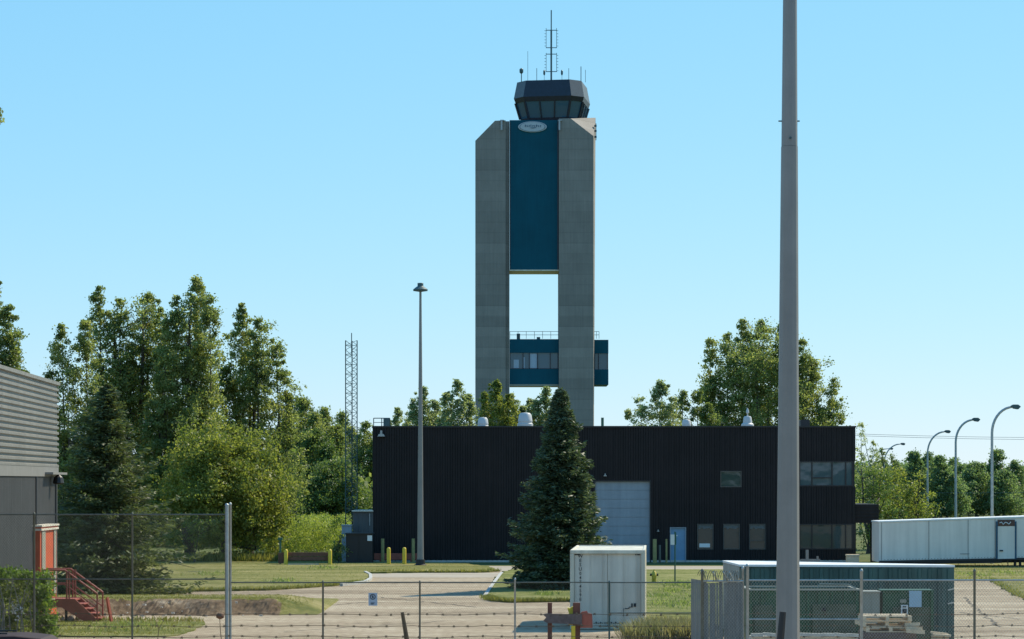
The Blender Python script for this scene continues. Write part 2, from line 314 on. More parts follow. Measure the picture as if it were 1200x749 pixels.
def tree(name, label, Y, shapes, leaf, mleaf, group, cr=.50, dens=.56, per=66, trunk_px=None, trunk_r=.25, bark='bark', cat='tree', base_py=None, depth=1.0, open_=.0, ground=0.0, crown='crown'):
    """shapes: ('s', px, top, bottom, halfwidth) upright spikes, ('e', px, py, rx, ry) ellipsoids, in photo pixels at distance Y"""
    s = Y / F; tx = PX(trunk_px if trunk_px is not None else shapes[0][1], Y)
    root = thing(name, label, cat, (tx, Y, ground), group)
    C = []; Rr = []; limbs = []
    for sh in shapes:
        if sh[0] == 's':
            _, px, top, bot, w = sh[:5]; x = PX(px, Y); z1 = PZ(top, Y); z0 = PZ(bot, Y); w *= s
            H = z1 - z0; w *= 1.25; n = max(24, int(dens * H * (w + .25) ** 1.6 * 5.2 / cr)); yo = RNG.uniform(-.5, .5) * w * depth * 1.6
            t = RNG.random(n) ** .95; a = RNG.random(n) * 2 * np.pi; ph = RNG.uniform(0, 6)
            prof = (1.42 * (1 - t) ** .62 + .04) * np.minimum(1, (t / .12 + .3) ** .5)
            wob = 1 + .34 * np.sin(H * .9 * t + 2 * a + ph) + .22 * np.sin(H * 2.1 * t - 3 * a + ph * 2) + .14 * RNG.normal(size=n)
            tail = 1 + .38 * (RNG.random(n) < .10); rr = (RNG.random(n) ** .45) * w * prof * np.clip(wob, .3, 1.6) * tail; drift = .18 * w * np.sin(H * .45 * t + ph)
            P = np.stack([x + drift * (1 - t) + rr * np.cos(a), Y + yo + rr * np.sin(a) * depth, z0 + t * (H - cr * .5) + .25 * rr * RNG.random(n)], 1)
            P[:, 2] = np.minimum(P[:, 2], z1 - cr * .25)
            P[:, 2] += (tail - 1) * rr * .8; C.append(P); Rr.append(cr * (.4 + .8 * RNG.random(n)) * (.55 + .45 * np.minimum(1, (1 - t) / .3)) / tail ** 1.5)
            limbs.append([(x, Y + yo, z0 + H * .05), (x + RNG.uniform(-.2, .2), Y + yo, z0 + H * .5), (x, Y + yo, z0 + H * .86)])
        else:
            _, px, py, rx, ry = sh[:5]; x = PX(px, Y); z = PZ(py, Y); rx *= s; ry *= s
            n = max(8, int(dens * rx * rx * ry * 3.6 / cr ** 1.4)); d = rvec(n) * (RNG.random(n) ** .36)[:, None] * (1 + .16 * RNG.normal(size=n))[:, None]
            yo = RNG.uniform(-.3, .3) * rx
            P = np.stack([x + d[:,0]*rx, Y + yo + d[:,1]*rx*depth, z + d[:,2]*ry], 1)
            C.append(P); Rr.append(cr * (.55 + .8 * RNG.random(n)))
            limbs.append([(x, Y + yo, z - ry * .7), (x, Y + yo, z), (x + RNG.uniform(-.2,.2)*rx, Y + yo, z + ry * .75)])
    C = np.concatenate(C); Rr = np.concatenate(Rr)
    keep = C[:, 2] > ground + .25; C = C[keep]; Rr = Rr[keep]
    if open_: k2 = RNG.random(len(C)) > open_; C = C[k2]; Rr = Rr[k2]
    P, A, B = leafcloud(C, Rr, int(per * 1.15), leaf * .74)
    P[:, 2] = np.maximum(P[:, 2], ground + .05)
    quads(crown, P, A, B, M[mleaf], root)
    mb = MB(); H = max(l[-1][2] for l in limbs) - ground; zf = ground + H * .18
    mb.tube([(tx, Y, ground - .1), (tx, Y, ground + .3), (tx + .05, Y, zf), (tx, Y, zf + H * .1)], [trunk_r * 1.35, trunk_r, trunk_r * .8, trunk_r * .6], 8)
    for l in limbs:
        pts = [Vector((tx, Y, zf - RNG.uniform(0, .3)))] + [Vector(p) for p in l]; m1 = (pts[0] + pts[1]) / 2; m1.z -= .1; pts.insert(1, m1)
        mb.tube(pts, list(np.linspace(trunk_r * .6, .02, len(pts))), 5, caps=False)
        for q in range(10):
            k = RNG.integers(len(C)); e = Vector(C[k]); b0 = pts[2].lerp(pts[-1], RNG.random() * .8)
            if (e - b0).length < 5 and e.z > b0.z - .4: mb.tube([b0, (b0 + e) / 2 + Vector((0,0,-.1)), e], [.06, .035, .012], 4, caps=False)
    mb.build('trunk', M[bark], root, fix=False)
    return root

def conifer(name, label, px, base_py, top_py, halfpx, mleaf, Y=None, group=None, full=1.0, nb=560, ground=0.0, rag=.25, zlow=.25):
    Y = Y or GY(base_py); s = Y / F; x = PX(px, Y); H = PZ(top_py, Y) - ground; W = halfpx * s
    root = thing(name, label, 'spruce', (x, Y, ground), group)
    P = []; A = []; B = []; mb = MB()
    mb.tube([(x, Y, ground - .1), (x, Y, ground + H * .5), (x, Y, ground + H * .98)], [W * .07, W * .04, .015], 7)
    for i in range(nb):
        t = RNG.random() ** 1.25; z = zlow + t * (H - zlow); a = RNG.random() * 2 * math.pi
        L = W * (1 - t) ** .85 * (1 + rag * RNG.normal() * .8) + .12
        if t < .06: L *= .85
        L = max(.1, L); up = .15 - .55 * (1 - t) + .08 * RNG.normal()
        d = np.array([math.cos(a), math.sin(a), 0]); m = int(26 + 90 * L / max(W, .1))
        tt = RNG.random(m) ** .6
        base = np.array([x, Y, ground + z]); pts = base + d * (tt * L)[:, None]; pts[:, 2] += up * tt * L + .22 * (tt ** 3) * L
        wv = .16 * L * (1.15 - tt) + .08
        side = np.array([-d[1], d[0], 0]); pts += side * (RNG.normal(size=m) * wv)[:, None]; pts[:, 2] += RNG.normal(size=m) * .05 - np.abs(RNG.normal(size=m)) * .06
        dirs = d + side * (RNG.normal(size=m) * .7)[:, None] + np.array([0,0,1]) * (RNG.normal(size=m) * .35 - .05)[:, None]
        dirs /= np.linalg.norm(dirs, axis=1)[:, None]; bb = np.cross(dirs, rvec(m)); bb /= np.linalg.norm(bb, axis=1)[:, None] + 1e-9
        ln = (.075 + .07 * RNG.random(m))[:, None]
        P.append(pts); A.append(dirs * ln); B.append(bb * ln * .30)
        if i % 4 == 0: mb.tube([tuple(base), tuple(base + d * L * .9 + np.array([0,0,up * L * .8]))], [.03, .01], 4, caps=False)
    P = np.concatenate(P); A = np.concatenate(A); B = np.concatenate(B); P[:, 2] = np.maximum(P[:, 2], ground + .04)
    quads('needles', P, A, B, M[mleaf], root); mb.build('trunk', M['bark'], root, fix=False)
    return root

def blades(name, label, pts, h, w, mat_, cat=None, kind=None, lean=.35, group=None):
    """upright narrow blades at pts (n,3)"""
    n = len(pts); hh = h * (.5 + RNG.random(n))[:, None]
    A = np.stack([RNG.normal(size=n) * lean, RNG.normal(size=n) * lean, np.ones(n)], 1) * hh * .5
    a = RNG.random(n) * np.pi; B = np.stack([np.cos(a), np.sin(a), np.zeros(n)], 1) * w * .5
    P = pts + A
    o = quads(name, P, A, B, mat_, loc=tuple(pts.mean(0) * np.array([1,1,0])))
    return tag(o, label, cat, group, kind)

def pts_in(poly, n):
    poly = np.array(poly); lo = poly.min(0); hi = poly.max(0); out_ = []
    while sum(len(o) for o in out_) < n:
        p = lo + RNG.random((n * 2, 2)) * (hi - lo); ins = np.zeros(len(p), bool); j = len(poly) - 1
        for i in range(len(poly)):
            xi, yi = poly[i]; xj, yj = poly[j]
            c = ((yi > p[:,1]) != (yj > p[:,1])) & (p[:,0] < (xj - xi) * (p[:,1] - yi) / (yj - yi + 1e-12) + xi)
            ins ^= c; j = i
        out_.append(p[ins])
    return np.concatenate(out_)[:n]

# ------------------------------------------------------------------ ground
g = MB(); g.add([(-6000,-400,0),(6000,-400,0),(6000,9000,0),(-6000,9000,0)], [(0,1,2,3)]); tag(g.build('ground', M['field']), kind='structure')
lot = [(-170,-220), (170,-220), (170,60), G(1500,770), G(1400,663.5), G(-200,663.5), (-20,64), (-170,60)]  # runs on behind the camera and widens there, added to bounce warm light
g = MB(); g.add([(x,y,.004) for x,y in lot], [tuple(range(8))]); tag(g.build('gravel_lot', M['gravel']), kind='structure')
g = MB()
g.add([(x,y,.008) for x,y in [G(425,677), G(600,677), G(600,671.5), G(425,671.5)]], [(0,1,2,3)])
tag(g.build('road', M['slabc']), kind='structure')
g = MB(); g.add([(x,y,.008) for x,y in [G(520,669.6), G(870,669.6), G(905,663.6), G(560,663.6)]], [(0,1,2,3)]); tag(g.build('apron_pavement', M['slabc']), kind='structure')
rr_ = random.Random(3); g = MB()
for (pa, pb) in (((300,716),(430,706)),((433,699),(560,712)),((330,741),(520,728)),((520,722),(640,716)),((470,690),(566,688)),((1130,700),(1170,735)),((1125,718),(1195,726)),((450,684),(575,681))):
    A_, B_ = Vector(G(*pa)), Vector(G(*pb)); n_ = 26; d_ = (B_ - A_).normalized(); nn = Vector((-d_.y, d_.x)); q_ = [A_.lerp(B_, i / n_) + nn * rr_.gauss(0, .07) for i in range(n_ + 1)]
    for i in range(n_):
        w_ = .02 + .035 * rr_.random(); a_, b_ = q_[i], q_[i+1]; g.add([(a_.x-nn.x*w_, a_.y-nn.y*w_, .012), (b_.x-nn.x*w_, b_.y-nn.y*w_, .012), (b_.x+nn.x*w_, b_.y+nn.y*w_, .012), (a_.x+nn.x*w_, a_.y+nn.y*w_, .012)], [(0,1,2,3)])
tag(g.build('pavement_joint', M['crack'], fix=False), kind='structure')
def smooth_poly(pts, k=3):
    out_ = []; n = len(pts)
    for i in range(n):
        p0, p1, p2, p3 = [np.array(pts[(i + q) % n]) for q in (-1, 0, 1, 2)]
        for j in range(k):
            t = j / k; out_.append(tuple(.5 * ((2*p1) + (-p0+p2)*t + (2*p0-5*p1+4*p2-p3)*t*t + (-p0+3*p1-3*p2+p3)*t**3)))
    return out_
def ragged(pts, amp=.08, step=.35):
    out_ = []; n = len(pts)
    for i in range(n):
        a = np.array(pts[i]); b = np.array(pts[(i+1) % n]); L = np.linalg.norm(b - a); m = max(1, min(60, int(L / step)))
        nrm = np.array([-(b-a)[1], (b-a)[0]]) / (L + 1e-9)
        for j in range(m): out_.append(tuple(a + (b - a) * j / m + nrm * RNG.normal() * amp))
    return out_
def lawn(name, pix, mat_, h=.1):
    poly = ragged([G(*p) for p in pix]); g = MB(); g.slab(poly, -.05, h); o = g.build(name, M[mat_], fix=False); tag(o, kind='structure')
    return poly
lawnA = lawn('island_lawn', [(-260,694.5),(100,694.5),(250,693.5),(320,692),(395,687),(424,683.5),(432,680),(433,676),(428,672.6),(500,671.5),(560,671.5),(585,670),(572,666),(548,662.5),(520,661),(430,660),(300,660),(-260,660)], 'lawn')
lawnC = lawn('mound_lawn', [(600,669.5),(588,674),(581,684),(574,694),(570,701),(576,705),(600,706.5),(668,705.5),(700,712),(735,722),(745,735),(880,740),(880,690),(880,669.8)], 'lawngreen', .12)
lawnD = lawn('verge_lawn', [(1040,660),(1400,660),(1400,720),(1240,716),(1200,703),(1176,690),(1162,681),(1118,680.5),(1040,681)], 'lawn', .06)
lawnE = lawn('strip_lawn', [(-260,728.5),(100,729),(236,730),(238,734),(212,744),(195,747),(60,747.5),(-260,748)], 'lawngreen', .05)
k = MB()
for line in ([(428,672.3),(434,675.5),(434.5,680),(428,683.8),(400,687.2)], [(588,673.5),(580,684),(573,694),(568.5,701)]):
    pts = [G(*p) for p in line]
    for a, b in zip(pts[:-1], pts[1:]): k.bar((*a, .07), (*b, .07), .15, .13)
tag(k.build('kerb', M['kerb']), kind='structure')
# earth bank with a grassy top
def bank():
    nx, ny = 170, 26; V = []; Fc = []; mi = []
    xs = np.linspace(-24, PX(376, 86), nx); ys = np.concatenate([np.linspace(84.0, 87.2, 14), np.linspace(87.6, 99.5, ny - 14)])
    xr = PX(316, 85)
    nz = RNG.normal(size=(nx, ny))
    for i, x in enumerate(xs):
        e = max(0, min(1, (xs[-1] - x) / (xs[-1] - xr))); top = .54 * min(1, e ** .7 * 1.02)
        foot = 84.9 + .25 * math.sin(x * 1.3) + .15 * math.sin(x * 3.1)
        for j, y in enumerate(ys):
            t = (y - foot) / (1.3 + 1.8 * (1 - e)); u = max(0, min(1, t)); hgt = top * (u * u * (3 - 2 * u))
            if y > 88: hgt *= max(0, 1 - ((y - 88) / 9.5) ** 1.5)
            r = .014 * nz[i, j] * (1 if 0 < t < 1 else .15) * (1 if e > .7 else .2)
            V.append((x, y + (.03 * nz[i, j-1] if 0 < t < 1 and e > .5 else 0), max(-.03, hgt + r) if hgt > .003 else -.04))
    for i in range(nx - 1):
        for j in range(ny - 1):
            a = i * ny + j; q = (a, a + ny, a + ny + 1, a + 1); dz = abs(V[a+1][2] - V[a][2]) / (ys[j+1] - ys[j])
            Fc.append(q); mi.append(1 if (V[a][0] < xr + .25 and ys[j] < 86.2 and V[a+1][2] < .57 and dz > .12) else 0)
    m = MB(); m.v = V; m.f = Fc; m.m = mi
    o = m.build('earth_bank', [M['lawn'], M['earth']], fix=False); tag(o, kind='structure')
    return V
BV = np.array(bank())
st = MB()
for i in range(45):
    px = RNG.uniform(80, 310); y = RNG.uniform(84.2, 85.6); x = PX(px, y); r = RNG.uniform(.02, .06)
    z = max(0, (y - 84.9) * .7)
    st.obox((x, y, z + r * .4), Matrix.Rotation(RNG.uniform(0, 3), 3, 'Z').transposed(), (r*2, r*1.4, r))
tag(st.build('loose_stones', M['stone']), 'pale loose stones scattered on the eroded earth bank', 'stones', kind='stuff')
# grass tufts
pp = []
for poly, n in ((lawnA, 26000), (lawnC, 22000), (lawnD, 9000), (lawnE, 7000)):
    p = pts_in(poly, n); pp.append(np.column_stack([p, np.full(n, .06)]))
bt = BV[(BV[:, 2] > .25) & (BV[:, 1] < 92)]; idx = RNG.integers(len(bt), size=12000)
q = bt[idx] + RNG.normal(size=(12000, 3)) * np.array([.12, .1, .0]); q = q[(q[:, 1] > 86.0) | (q[:, 0] > PX(318, 85))]; pp.append(q - np.array([0, 0, .03]))
blades('grass', 'short sunlit grass covering the lawns and the bank top', np.concatenate(pp), .055, .03, M['grassb'], 'grass', 'stuff')
tf = []
for (px, py, r_, n_) in ((800,688,.5,500),(820,692,.5,400),(787,696,.35,250),(770,702,.3,200),(700,690,.4,250),(640,700,.3,200),(610,688,.3,150),(1180,674,.5,250),(1140,676,.4,200),(250,675,.5,200),(330,684,.4,200),(150,738,.5,250),(380,668,.5,200),(790,712,.6,500),(830,705,.6,400)):
    cx_, cy_ = G(px, py); tf.append(np.column_stack([RNG.normal(cx_, r_, n_), RNG.normal(cy_, r_ * 3, n_), np.full(n_, .08)]))
def edge_pts(polypix, n, jit=.12):
    ps = [np.array(G(*p)) for p in polypix]; seg = [(a, b) for a, b in zip(ps[:-1], ps[1:])]; L = np.array([np.linalg.norm(b - a) for a, b in seg]); L /= L.sum()
    k = RNG.choice(len(seg), size=n, p=L); t = RNG.random(n)
    return np.array([seg[i][0] + (seg[i][1] - seg[i][0]) * u for i, u in zip(k, t)]) + RNG.normal(size=(n, 2)) * jit
ep = np.concatenate([edge_pts([(570,702),(576,705),(600,706.5),(668,705.5)], 1600), edge_pts([(200,694),(320,692),(395,687),(424,683.5)], 1500), edge_pts([(433,671.6),(560,671.5),(585,670)], 900), edge_pts([(1118,680.5),(1162,681),(1200,703)], 500), edge_pts([(60,728.5),(236,730)], 800)])
blades('edge_grass', 'longer darker grass along the lawn edges', np.column_stack([ep, np.full(len(ep), .03)]), .15, .03, M['grassb'], 'grass', 'stuff')

blades('rough_grass', 'rough darker grass tufts dotted over the lawns', np.concatenate(tf), .13, .04, M['poplard'], 'grass', 'stuff', lean=.5)
# ------------------------------------------------------------------ corrugated sheets
def corrugate(mb, P0, P1, z0, z1, pitch, depth, nrm, vertical=True, off=0.0, mi=0, duty=.5):
    P0 = Vector((*P0, 0)); P1 = Vector((*P1, 0)); d = P1 - P0; L = d.length; d.normalize(); n = Vector((*nrm, 0)).normalized()
    def dep(u):
        f = (u / pitch) % 1.0
        if f < duty: return 0.0
        if f < duty + .12: return (f - duty) / .12 * depth
        if f < .88: return depth
        return (1 - f) / .12 * depth
    u0, u1 = (off, off + L) if vertical else (z0, z1)
    us = {u0, u1}; k0 = int(math.floor(u0 / pitch)) - 1; k1 = int(math.ceil(u1 / pitch)) + 1
    for kk in range(k0, k1 + 1):
        for f in (0, duty, duty + .12, .88):
            u = (kk + f) * pitch
            if u0 < u < u1: us.add(u)
    us = sorted(us); b = len(mb.v)
    for u in us:
        for side in (0, 1):
            if vertical: p = P0 + d * (u - off) + n * dep(u + 1e-6); p = Vector((p.x, p.y, z1 if side else z0))
            else: p = (P1 if side else P0) + n * dep(u + 1e-6); p = Vector((p.x, p.y, u))
            mb.v.append(tuple(p))
    for i in range(len(us) - 1):
        mb.f.append((b+2*i, b+2*i+1, b+2*i+3, b+2*i+2)); mb.m.append(mi)
def grid_minus(x0, x1, z0, z1, holes):
    xs = sorted({x0, x1} | {h[0] for h in holes} | {h[1] for h in holes}); cells = []
    for a, b in zip(xs[:-1], xs[1:]):
        hs = sorted([(h[2], h[3]) for h in holes if h[0] < (a+b)/2 < h[1]]); z = z0
        for h0, h1 in hs:
            if h0 > z + 1e-4: cells.append((a, b, z, h0))
            z = h1
        if z < z1 - 1e-4: cells.append((a, b, z, z1))
    return cells

# ------------------------------------------------------------------ dark service building
YB = 141.0
def bx(px): return PX(px, YB)
def bz(py): return PZ(py, YB)
B = thing('service_building', 'long dark brown ribbed metal building with flat roof, in front of the control tower', 'building', (bx(720), YB, 0))
X0, X1, ZT = bx(437.5), bx(1002), bz(501); DEP = 12
H_garage = (bx(697), bx(762), 0.0, bz(564)); H_door = (bx(785), bx(804), 0.0, bz(618))
H_w1 = (bx(844), bx(869), bz(571), bz(552)); H_l = [(bx(a), bx(b), bz(644), bz(614)) for a, b in ((817,836),(847.5,867),(878,897))]
H_up = (bx(913), X1, bz(570), bz(540.5)); H_lo = (bx(913), X1, bz(644), bz(614))
holes = [H_garage, H_door, H_w1, *H_l, H_up, H_lo]
w = MB()
for (a, b, c, d) in grid_minus(X0, X1, .12, ZT, holes): corrugate(w, (a, YB), (b, YB), c, d, .30, .05, (0, -1), True, a + 50)
for (a, b, c, d) in grid_minus(YB, YB + DEP, .12, ZT, [(YB, YB + 5, H_up[2], H_up[3]), (YB, YB + 5, H_lo[2], H_lo[3])]): corrugate(w, (X1 - .0, a), (X1 - .0, b), c, d, .30, .05, (1, 0), True, a)
corrugate(w, (X0, YB + DEP), (X0, YB), .12, ZT, .30, .05, (-1, 0)); corrugate(w, (X1, YB + DEP), (X0, YB + DEP), .12, ZT, .30, .05, (0, 1))
w.build('wall', M['siding'], B, fix=False)
w = MB(); w.box(X0 + .1, X1 - .12, YB + .14, YB + DEP - .1, .0, ZT - .1); w.build('inner_wall', M['trim'], B)
w = MB(); w.box(X0 - .03, X1 + .03, YB - .03, YB + DEP + .03, -.1, .12); w.build('plinth', M['kerb'], B)
w = MB(); w.box(X0 - .07, X1 + .07, YB - .09, YB + .12, ZT, ZT + .09); w.box(X0 - .07, X0 + .12, YB + .12, YB + DEP, ZT, ZT + .09); w.box(X1 - .12, X1 + .07, YB + .12, YB + DEP, ZT, ZT + .09); w.build('parapet_cap', M['trim'], B)
w = MB(); w.box(X0 + .12, X1 - .12, YB + .12, YB + DEP - .05, ZT - .1, ZT - .02); w.build('roof', M['roofing'], B)
def window(parent, h, mull=(), trans=(), pane='glass', frame='alu', fr=.05, y=YB, name='window', paper=None):
    a, b, c, d = h; m = MB(); y0, y1 = y - .04, y + .07
    m.box(a, b, y0, y1, c, c + fr); m.box(a, b, y0, y1, d - fr, d); m.box(a, a + fr, y0, y1, c + fr, d - fr); m.box(b - fr, b, y0, y1, c + fr, d - fr)
    for t in mull: m.box(t - fr/2, t + fr/2, y0 + .01, y1, c + fr, d - fr)
    for (p, q, z) in trans: m.box(p, q, y0 + .015, y1, z - fr/2, z + fr/2)
    f = m.build(name, M[frame], parent)
    g = MB(); g.box(a + fr*.5, b - fr*.5, y + .03, y + .05, c + fr*.5, d - fr*.5); g.build('pane', M[pane], f)
    if name == 'window' and frame == 'wframe' and (b - a) < 1.1 and d < 3:
        g = MB(); k = 6  # jagged grey strip stands in for trees and sky reflected in the pane
        for i in range(k):
            u0 = a + fr + (b - a - 2*fr) * i / k; u1 = a + fr + (b - a - 2*fr) * (i + 1) / k; g.box(u0, u1, y + .012, y + .025, d - fr - (.16 + .10 * abs(math.sin(i * 1.9 + a * 3))), d - fr)
        g.build('reflection_strip', M['reflection'], f)
    if paper: g = MB(); g.box(bx(paper[0]), bx(paper[1]), y + .005, y + .022, bz(paper[3]), bz(paper[2])); g.build('blind', M['signwhite'], f)
    return f
window(B, H_w1, frame='wframe', fr=.06); window(B, H_l[0], frame='wframe', paper=(819.5, 832, 637, 641.5)); window(B, H_l[1], frame='wframe'); window(B, H_l[2], trans=[(H_l[2][0], H_l[2][1], bz(634))], frame='wframe')
for h, pane in ((H_up, 'skyglass'), (H_lo, 'glass')):
    hh = (h[0], X1 - .12, h[2], h[3])
    f = window(B, hh, mull=[bx(923), bx(937), bx(951.5), bx(975), bx(991)], trans=[(bx(952), bx(975), bz(560))] if pane == 'skyglass' else (), pane=pane, frame='trim', fr=.07)
    m = MB(); m.box(X1 - .10, X1 - .02, YB + .02, YB + .1, h[2], h[3])
    for yy in (YB + 1.6, YB + 3.3, YB + 4.95): m.box(X1 - .10, X1 - .02, yy, yy + .07, h[2], h[3])
    fs = m.build('side_window', M['trim'], B); g = MB(); g.box(X1 - .09, X1 - .06, YB + .1, YB + 4.95, h[2], h[3]); g.build('pane', M[pane], fs)
# garage door of wide horizontal panels
m = MB(); a, b, c, d = H_garage; n = 9
for i in range(n):
    z0 = c + (d - c) * i / n; z1 = c + (d - c) * (i + 1) / n
    m.prism([(0,0)]*0 or [(a+.03, z0+.012),(b-.03, z0+.012),(b-.03, z1-.012),(a+.03, z1-.012)], YB + .07, YB + .12)
m.box(a + .03, b - .03, YB + .1, YB + .13, c, d); gd = m.build('garage_door', M['garage'], B)
m = MB(); m.box(a - .04, a + .03, YB - .06, YB + .13, c, d + .05); m.box(b - .03, b + .04, YB - .06, YB + .13, c, d + .05); m.box(a + .03, b - .03, YB - .06, YB + .13, d - .02, d + .05); m.build('frame', M['trim'], gd)
a, b, c, d = H_door; m = MB(); m.box(a + .06, b - .06, YB + .04, YB + .09, c + .1, d - .05); dr = m.build('door', M['bluedoor'], B)
m = MB(); m.box(a, a + .06, YB - .05, YB + .1, c, d); m.box(b - .06, b, YB - .05, YB + .1, c, d); m.box(a + .06, b - .06, YB - .05, YB + .1, d - .05, d); m.build('frame', M['garage'], dr)
m = MB(); m.box(a + .12, a + .2, YB, YB + .04, 1.0, 1.12); m.build('handle', M['galv'], dr); m = MB(); m.box(bx(789), bx(794), YB + .02, YB + .038, bz(628.5), bz(627)); m.build('notice', M['signwhite'], dr)
# side canopy
m = MB(); cx0, cx1 = X1 + .06, bx(1030.5); m.box(cx0, cx1, YB + .3, YB + 6, bz(613), bz(591))
for i in range(5): zz = bz(613) + .14 + i * .2; m.box(cx0 + .02, cx1 + .02, YB + .26, YB + .3, zz, zz + .1)
cn = m.build('canopy', M['siding'], B)
m = MB(); m.box(bx(1022), bx(1029.5), YB + .35, YB + .75, 0, bz(613)); m.build('canopy_post', M['siding'], B)
m = MB(); m.box(bx(1012.5), bx(1014), YB + 5.4, YB + 5.5, 0, bz(613)); m.build('canopy_post', M['green'], B)
m = MB(); m.box(bx(1003), bx(1004.5), YB + .5, YB + .6, 0, bz(613)); m.build('canopy_post', M['trim'], B)
# ventilators and roof gear
def rvent(px, py_top, halfpx, Yv, name='roof_vent', cone=False):
    x = PX(px, Yv); r = halfpx * Yv / F; zt = PZ(py_top, Yv); z0 = ZT - .03; h = zt - z0
    m = MB()
    if cone: m.lathe((x, Yv, z0), [(r*.8,0),(r*.8,h*.12),(r,h*.15),(r*.98,h*.26),(r*.72,h*.32),(r*.62,h*.56),(r*.5,h*.62),(r*.1,h*.64),(r*.08,h*.74),(r*.24,h*.78),(r*.2,h*.9),(.01,h)], 16)
    else: m.lathe((x, Yv, z0), [(r*.78,0),(r*.78,h*.2),(r,h*.22),(r,h*.34),(r*.88,h*.38),(r*.88,h*.48),(r*.92,h*.5),(r*.8,h*.86),(r*.6,h*.97),(.01,h)], 18)
    return m.build(name, M['vent'], B, smooth=40)
rvent(615.5, 483.5, 9.3, 146); rvent(566, 489, 7, 148); rvent(804.5, 491.5, 6, 147); rvent(876, 478, 7.5, 147, cone=True)
m = MB(); m.tube([(PX(706,145), 145, ZT-.05), (PX(706,145), 145, PZ(489.5,145))], .09, 8); m.build('roof_pipe', M['green'], B)
m = MB(); m.box(PX(938,146), PX(949,146), 146, 147, ZT-.03, PZ(492,146)); m.build('roof_box', M['trim'], B)
m = MB()
for px in (437.5, 447, 456.5): m.tube([(PX(px,142), 142.3, ZT - 1), (PX(px,142), 142.3, PZ(490,142))], .03, 6)
m.tube([(PX(437.5,142), 142.3, PZ(490,142)), (PX(456.5,142), 142.3, PZ(490,142))], .03, 6); m.tube([(PX(437.5,142), 142.3, PZ(495,142)), (PX(456.5,142), 142.3, PZ(495,142))], .02, 6)
m.box(PX(449,142), PX(456,142), 142.25, 142.4, PZ(500,142), PZ(490,142)); m.build('roof_ladder', M['mast'], B)
for px, py, s_ in ((447, 509, .22), (709, 557, .1), (771, 622, .07)):
    m = MB(); x, z = bx(px), bz(py); m.prism([(x-s_, z-s_*.6),(x+s_, z-s_*.6),(x+s_*.7, z),(x+s_*.3, z+s_*.1),(x+s_*.25, z+s_),(x-s_*.25, z+s_),(x-s_*.3, z+s_*.1),(x-s_*.7, z)], YB - .3, YB - .05); m.build('wall_lamp', M['alu'], B)
# yard gear beside the building
def bollard(px, y0, y1, Y, rpx, mt, label, grp=None, dome=True):
    x = PX(px, Y); r = rpx * Y / F; h = PZ(y0, Y); m = MB()
    m.lathe((x, Y, 0), [(r,0),(r,h-r*.9),(r*.85,h-r*.4),(r*.5,h-r*.1),(.01,h)] if dome else [(r,0),(r,h),(r*.98,h+.01)], 14)
    return tag(m.build('bollard', M[mt], loc=(x, Y, 0), smooth=50), label, 'bollard', grp)
gp = 'bollards by the dark building'
bollard(455.5, 641.5, 661, 134.8, 2.3, 'yellow', 'bright yellow bollard, first of the short pair left of the light mast', gp); bollard(473.8, 641.5, 661, 134.8, 2.3, 'yellow', 'bright yellow bollard, second of the short pair nearest the light mast', gp)
bollard(448.5, 631.5, 661, 139.9, 2.0, 'yellowshade', 'tall shaded yellow post at the barrier end away from the light mast', gp, False); bollard(484.3, 631.5, 661, 139.9, 2.0, 'yellowshade', 'tall shaded yellow post at the barrier end right beside the light mast', gp, False)
bollard(767.3, 632, 662, 139.6, 2.4, 'yellowshade', 'thick shaded yellow post just right of the garage door', gp, False); bollard(781, 632, 662, 139.8, 1.2, 'yellowshade', 'slim shaded post beside the blue door', gp, False); bollard(773.2, 639, 662, 139.8, 1.4, 'galvold', 'short grey post between the garage door and the blue door', gp, False)
m = MB(); x0, x1 = PX(438.5,140.2), PX(489,140.2); m.box(x0, x1, 140.25, 140.4, PZ(656,140.2), PZ(648.5,140.2)); m.box(x0+.3, x0+.42, 140.3, 140.42, 0, .4); m.box(x1-.42, x1-.3, 140.3, 140.42, 0, .4)
tag(m.build('guard_rail', M['redsteel'], loc=(x0, 140.3, 0)), 'low dull red guard rail against the wall behind the four yellow posts', 'guard rail')
# barrier on the lawn
YR_ = 134.5; t = thing('timber_barrier', 'low dark brown timber barrier between two short yellow posts on the lawn', 'barrier', (PX(360,YR_), YR_, 0))
m = MB()
for i in range(2): m.box(PX(332,YR_), PX(388,YR_), YR_-.05, YR_+.12, .32+i*.24, .53+i*.24)
m.box(PX(326,YR_), PX(332,YR_), YR_-.02, YR_+.08, .15, .75)
m.build('beam', M['brownwood'], t)
for px in (335.5, 387):
    m = MB(); m.lathe((PX(px,YR_), YR_-.2, 0), [(.11,0),(.11,.85),(.08,.93),(.01,.97)], 12); m.build('post', M['yellow'], t, smooth=50)
m = MB(); m.box(PX(338,YR_), PX(374,YR_), YR_-.25, YR_-.05, 0, .14); m.build('footing', M['kerb'], t)
m = MB(); x = PX(328.5,135); m.tube([(x,135,0),(x,135,PZ(632,135))], .06, 8); m.box(x-.13, x+.13, 134.9, 135.1, PZ(633,135), PZ(630,135)); tag(m.build('marker_post', M['green'], loc=(x,135,0)), 'dark green marker post with a small cap left of the timber barrier', 'post')
m = MB(); x = PX(1009,131); m.box(x-.33, x+.33, 134, 134.6, .0, PZ(651.5,134)); m.box(x-.36, x+.36, 133.96, 134.64, PZ(651.5,134), PZ(650,134)); tag(m.build('wooden_crate', M['palwood'], loc=(x,134,0)), 'small wooden crate under the side canopy of the dark building', 'crate')

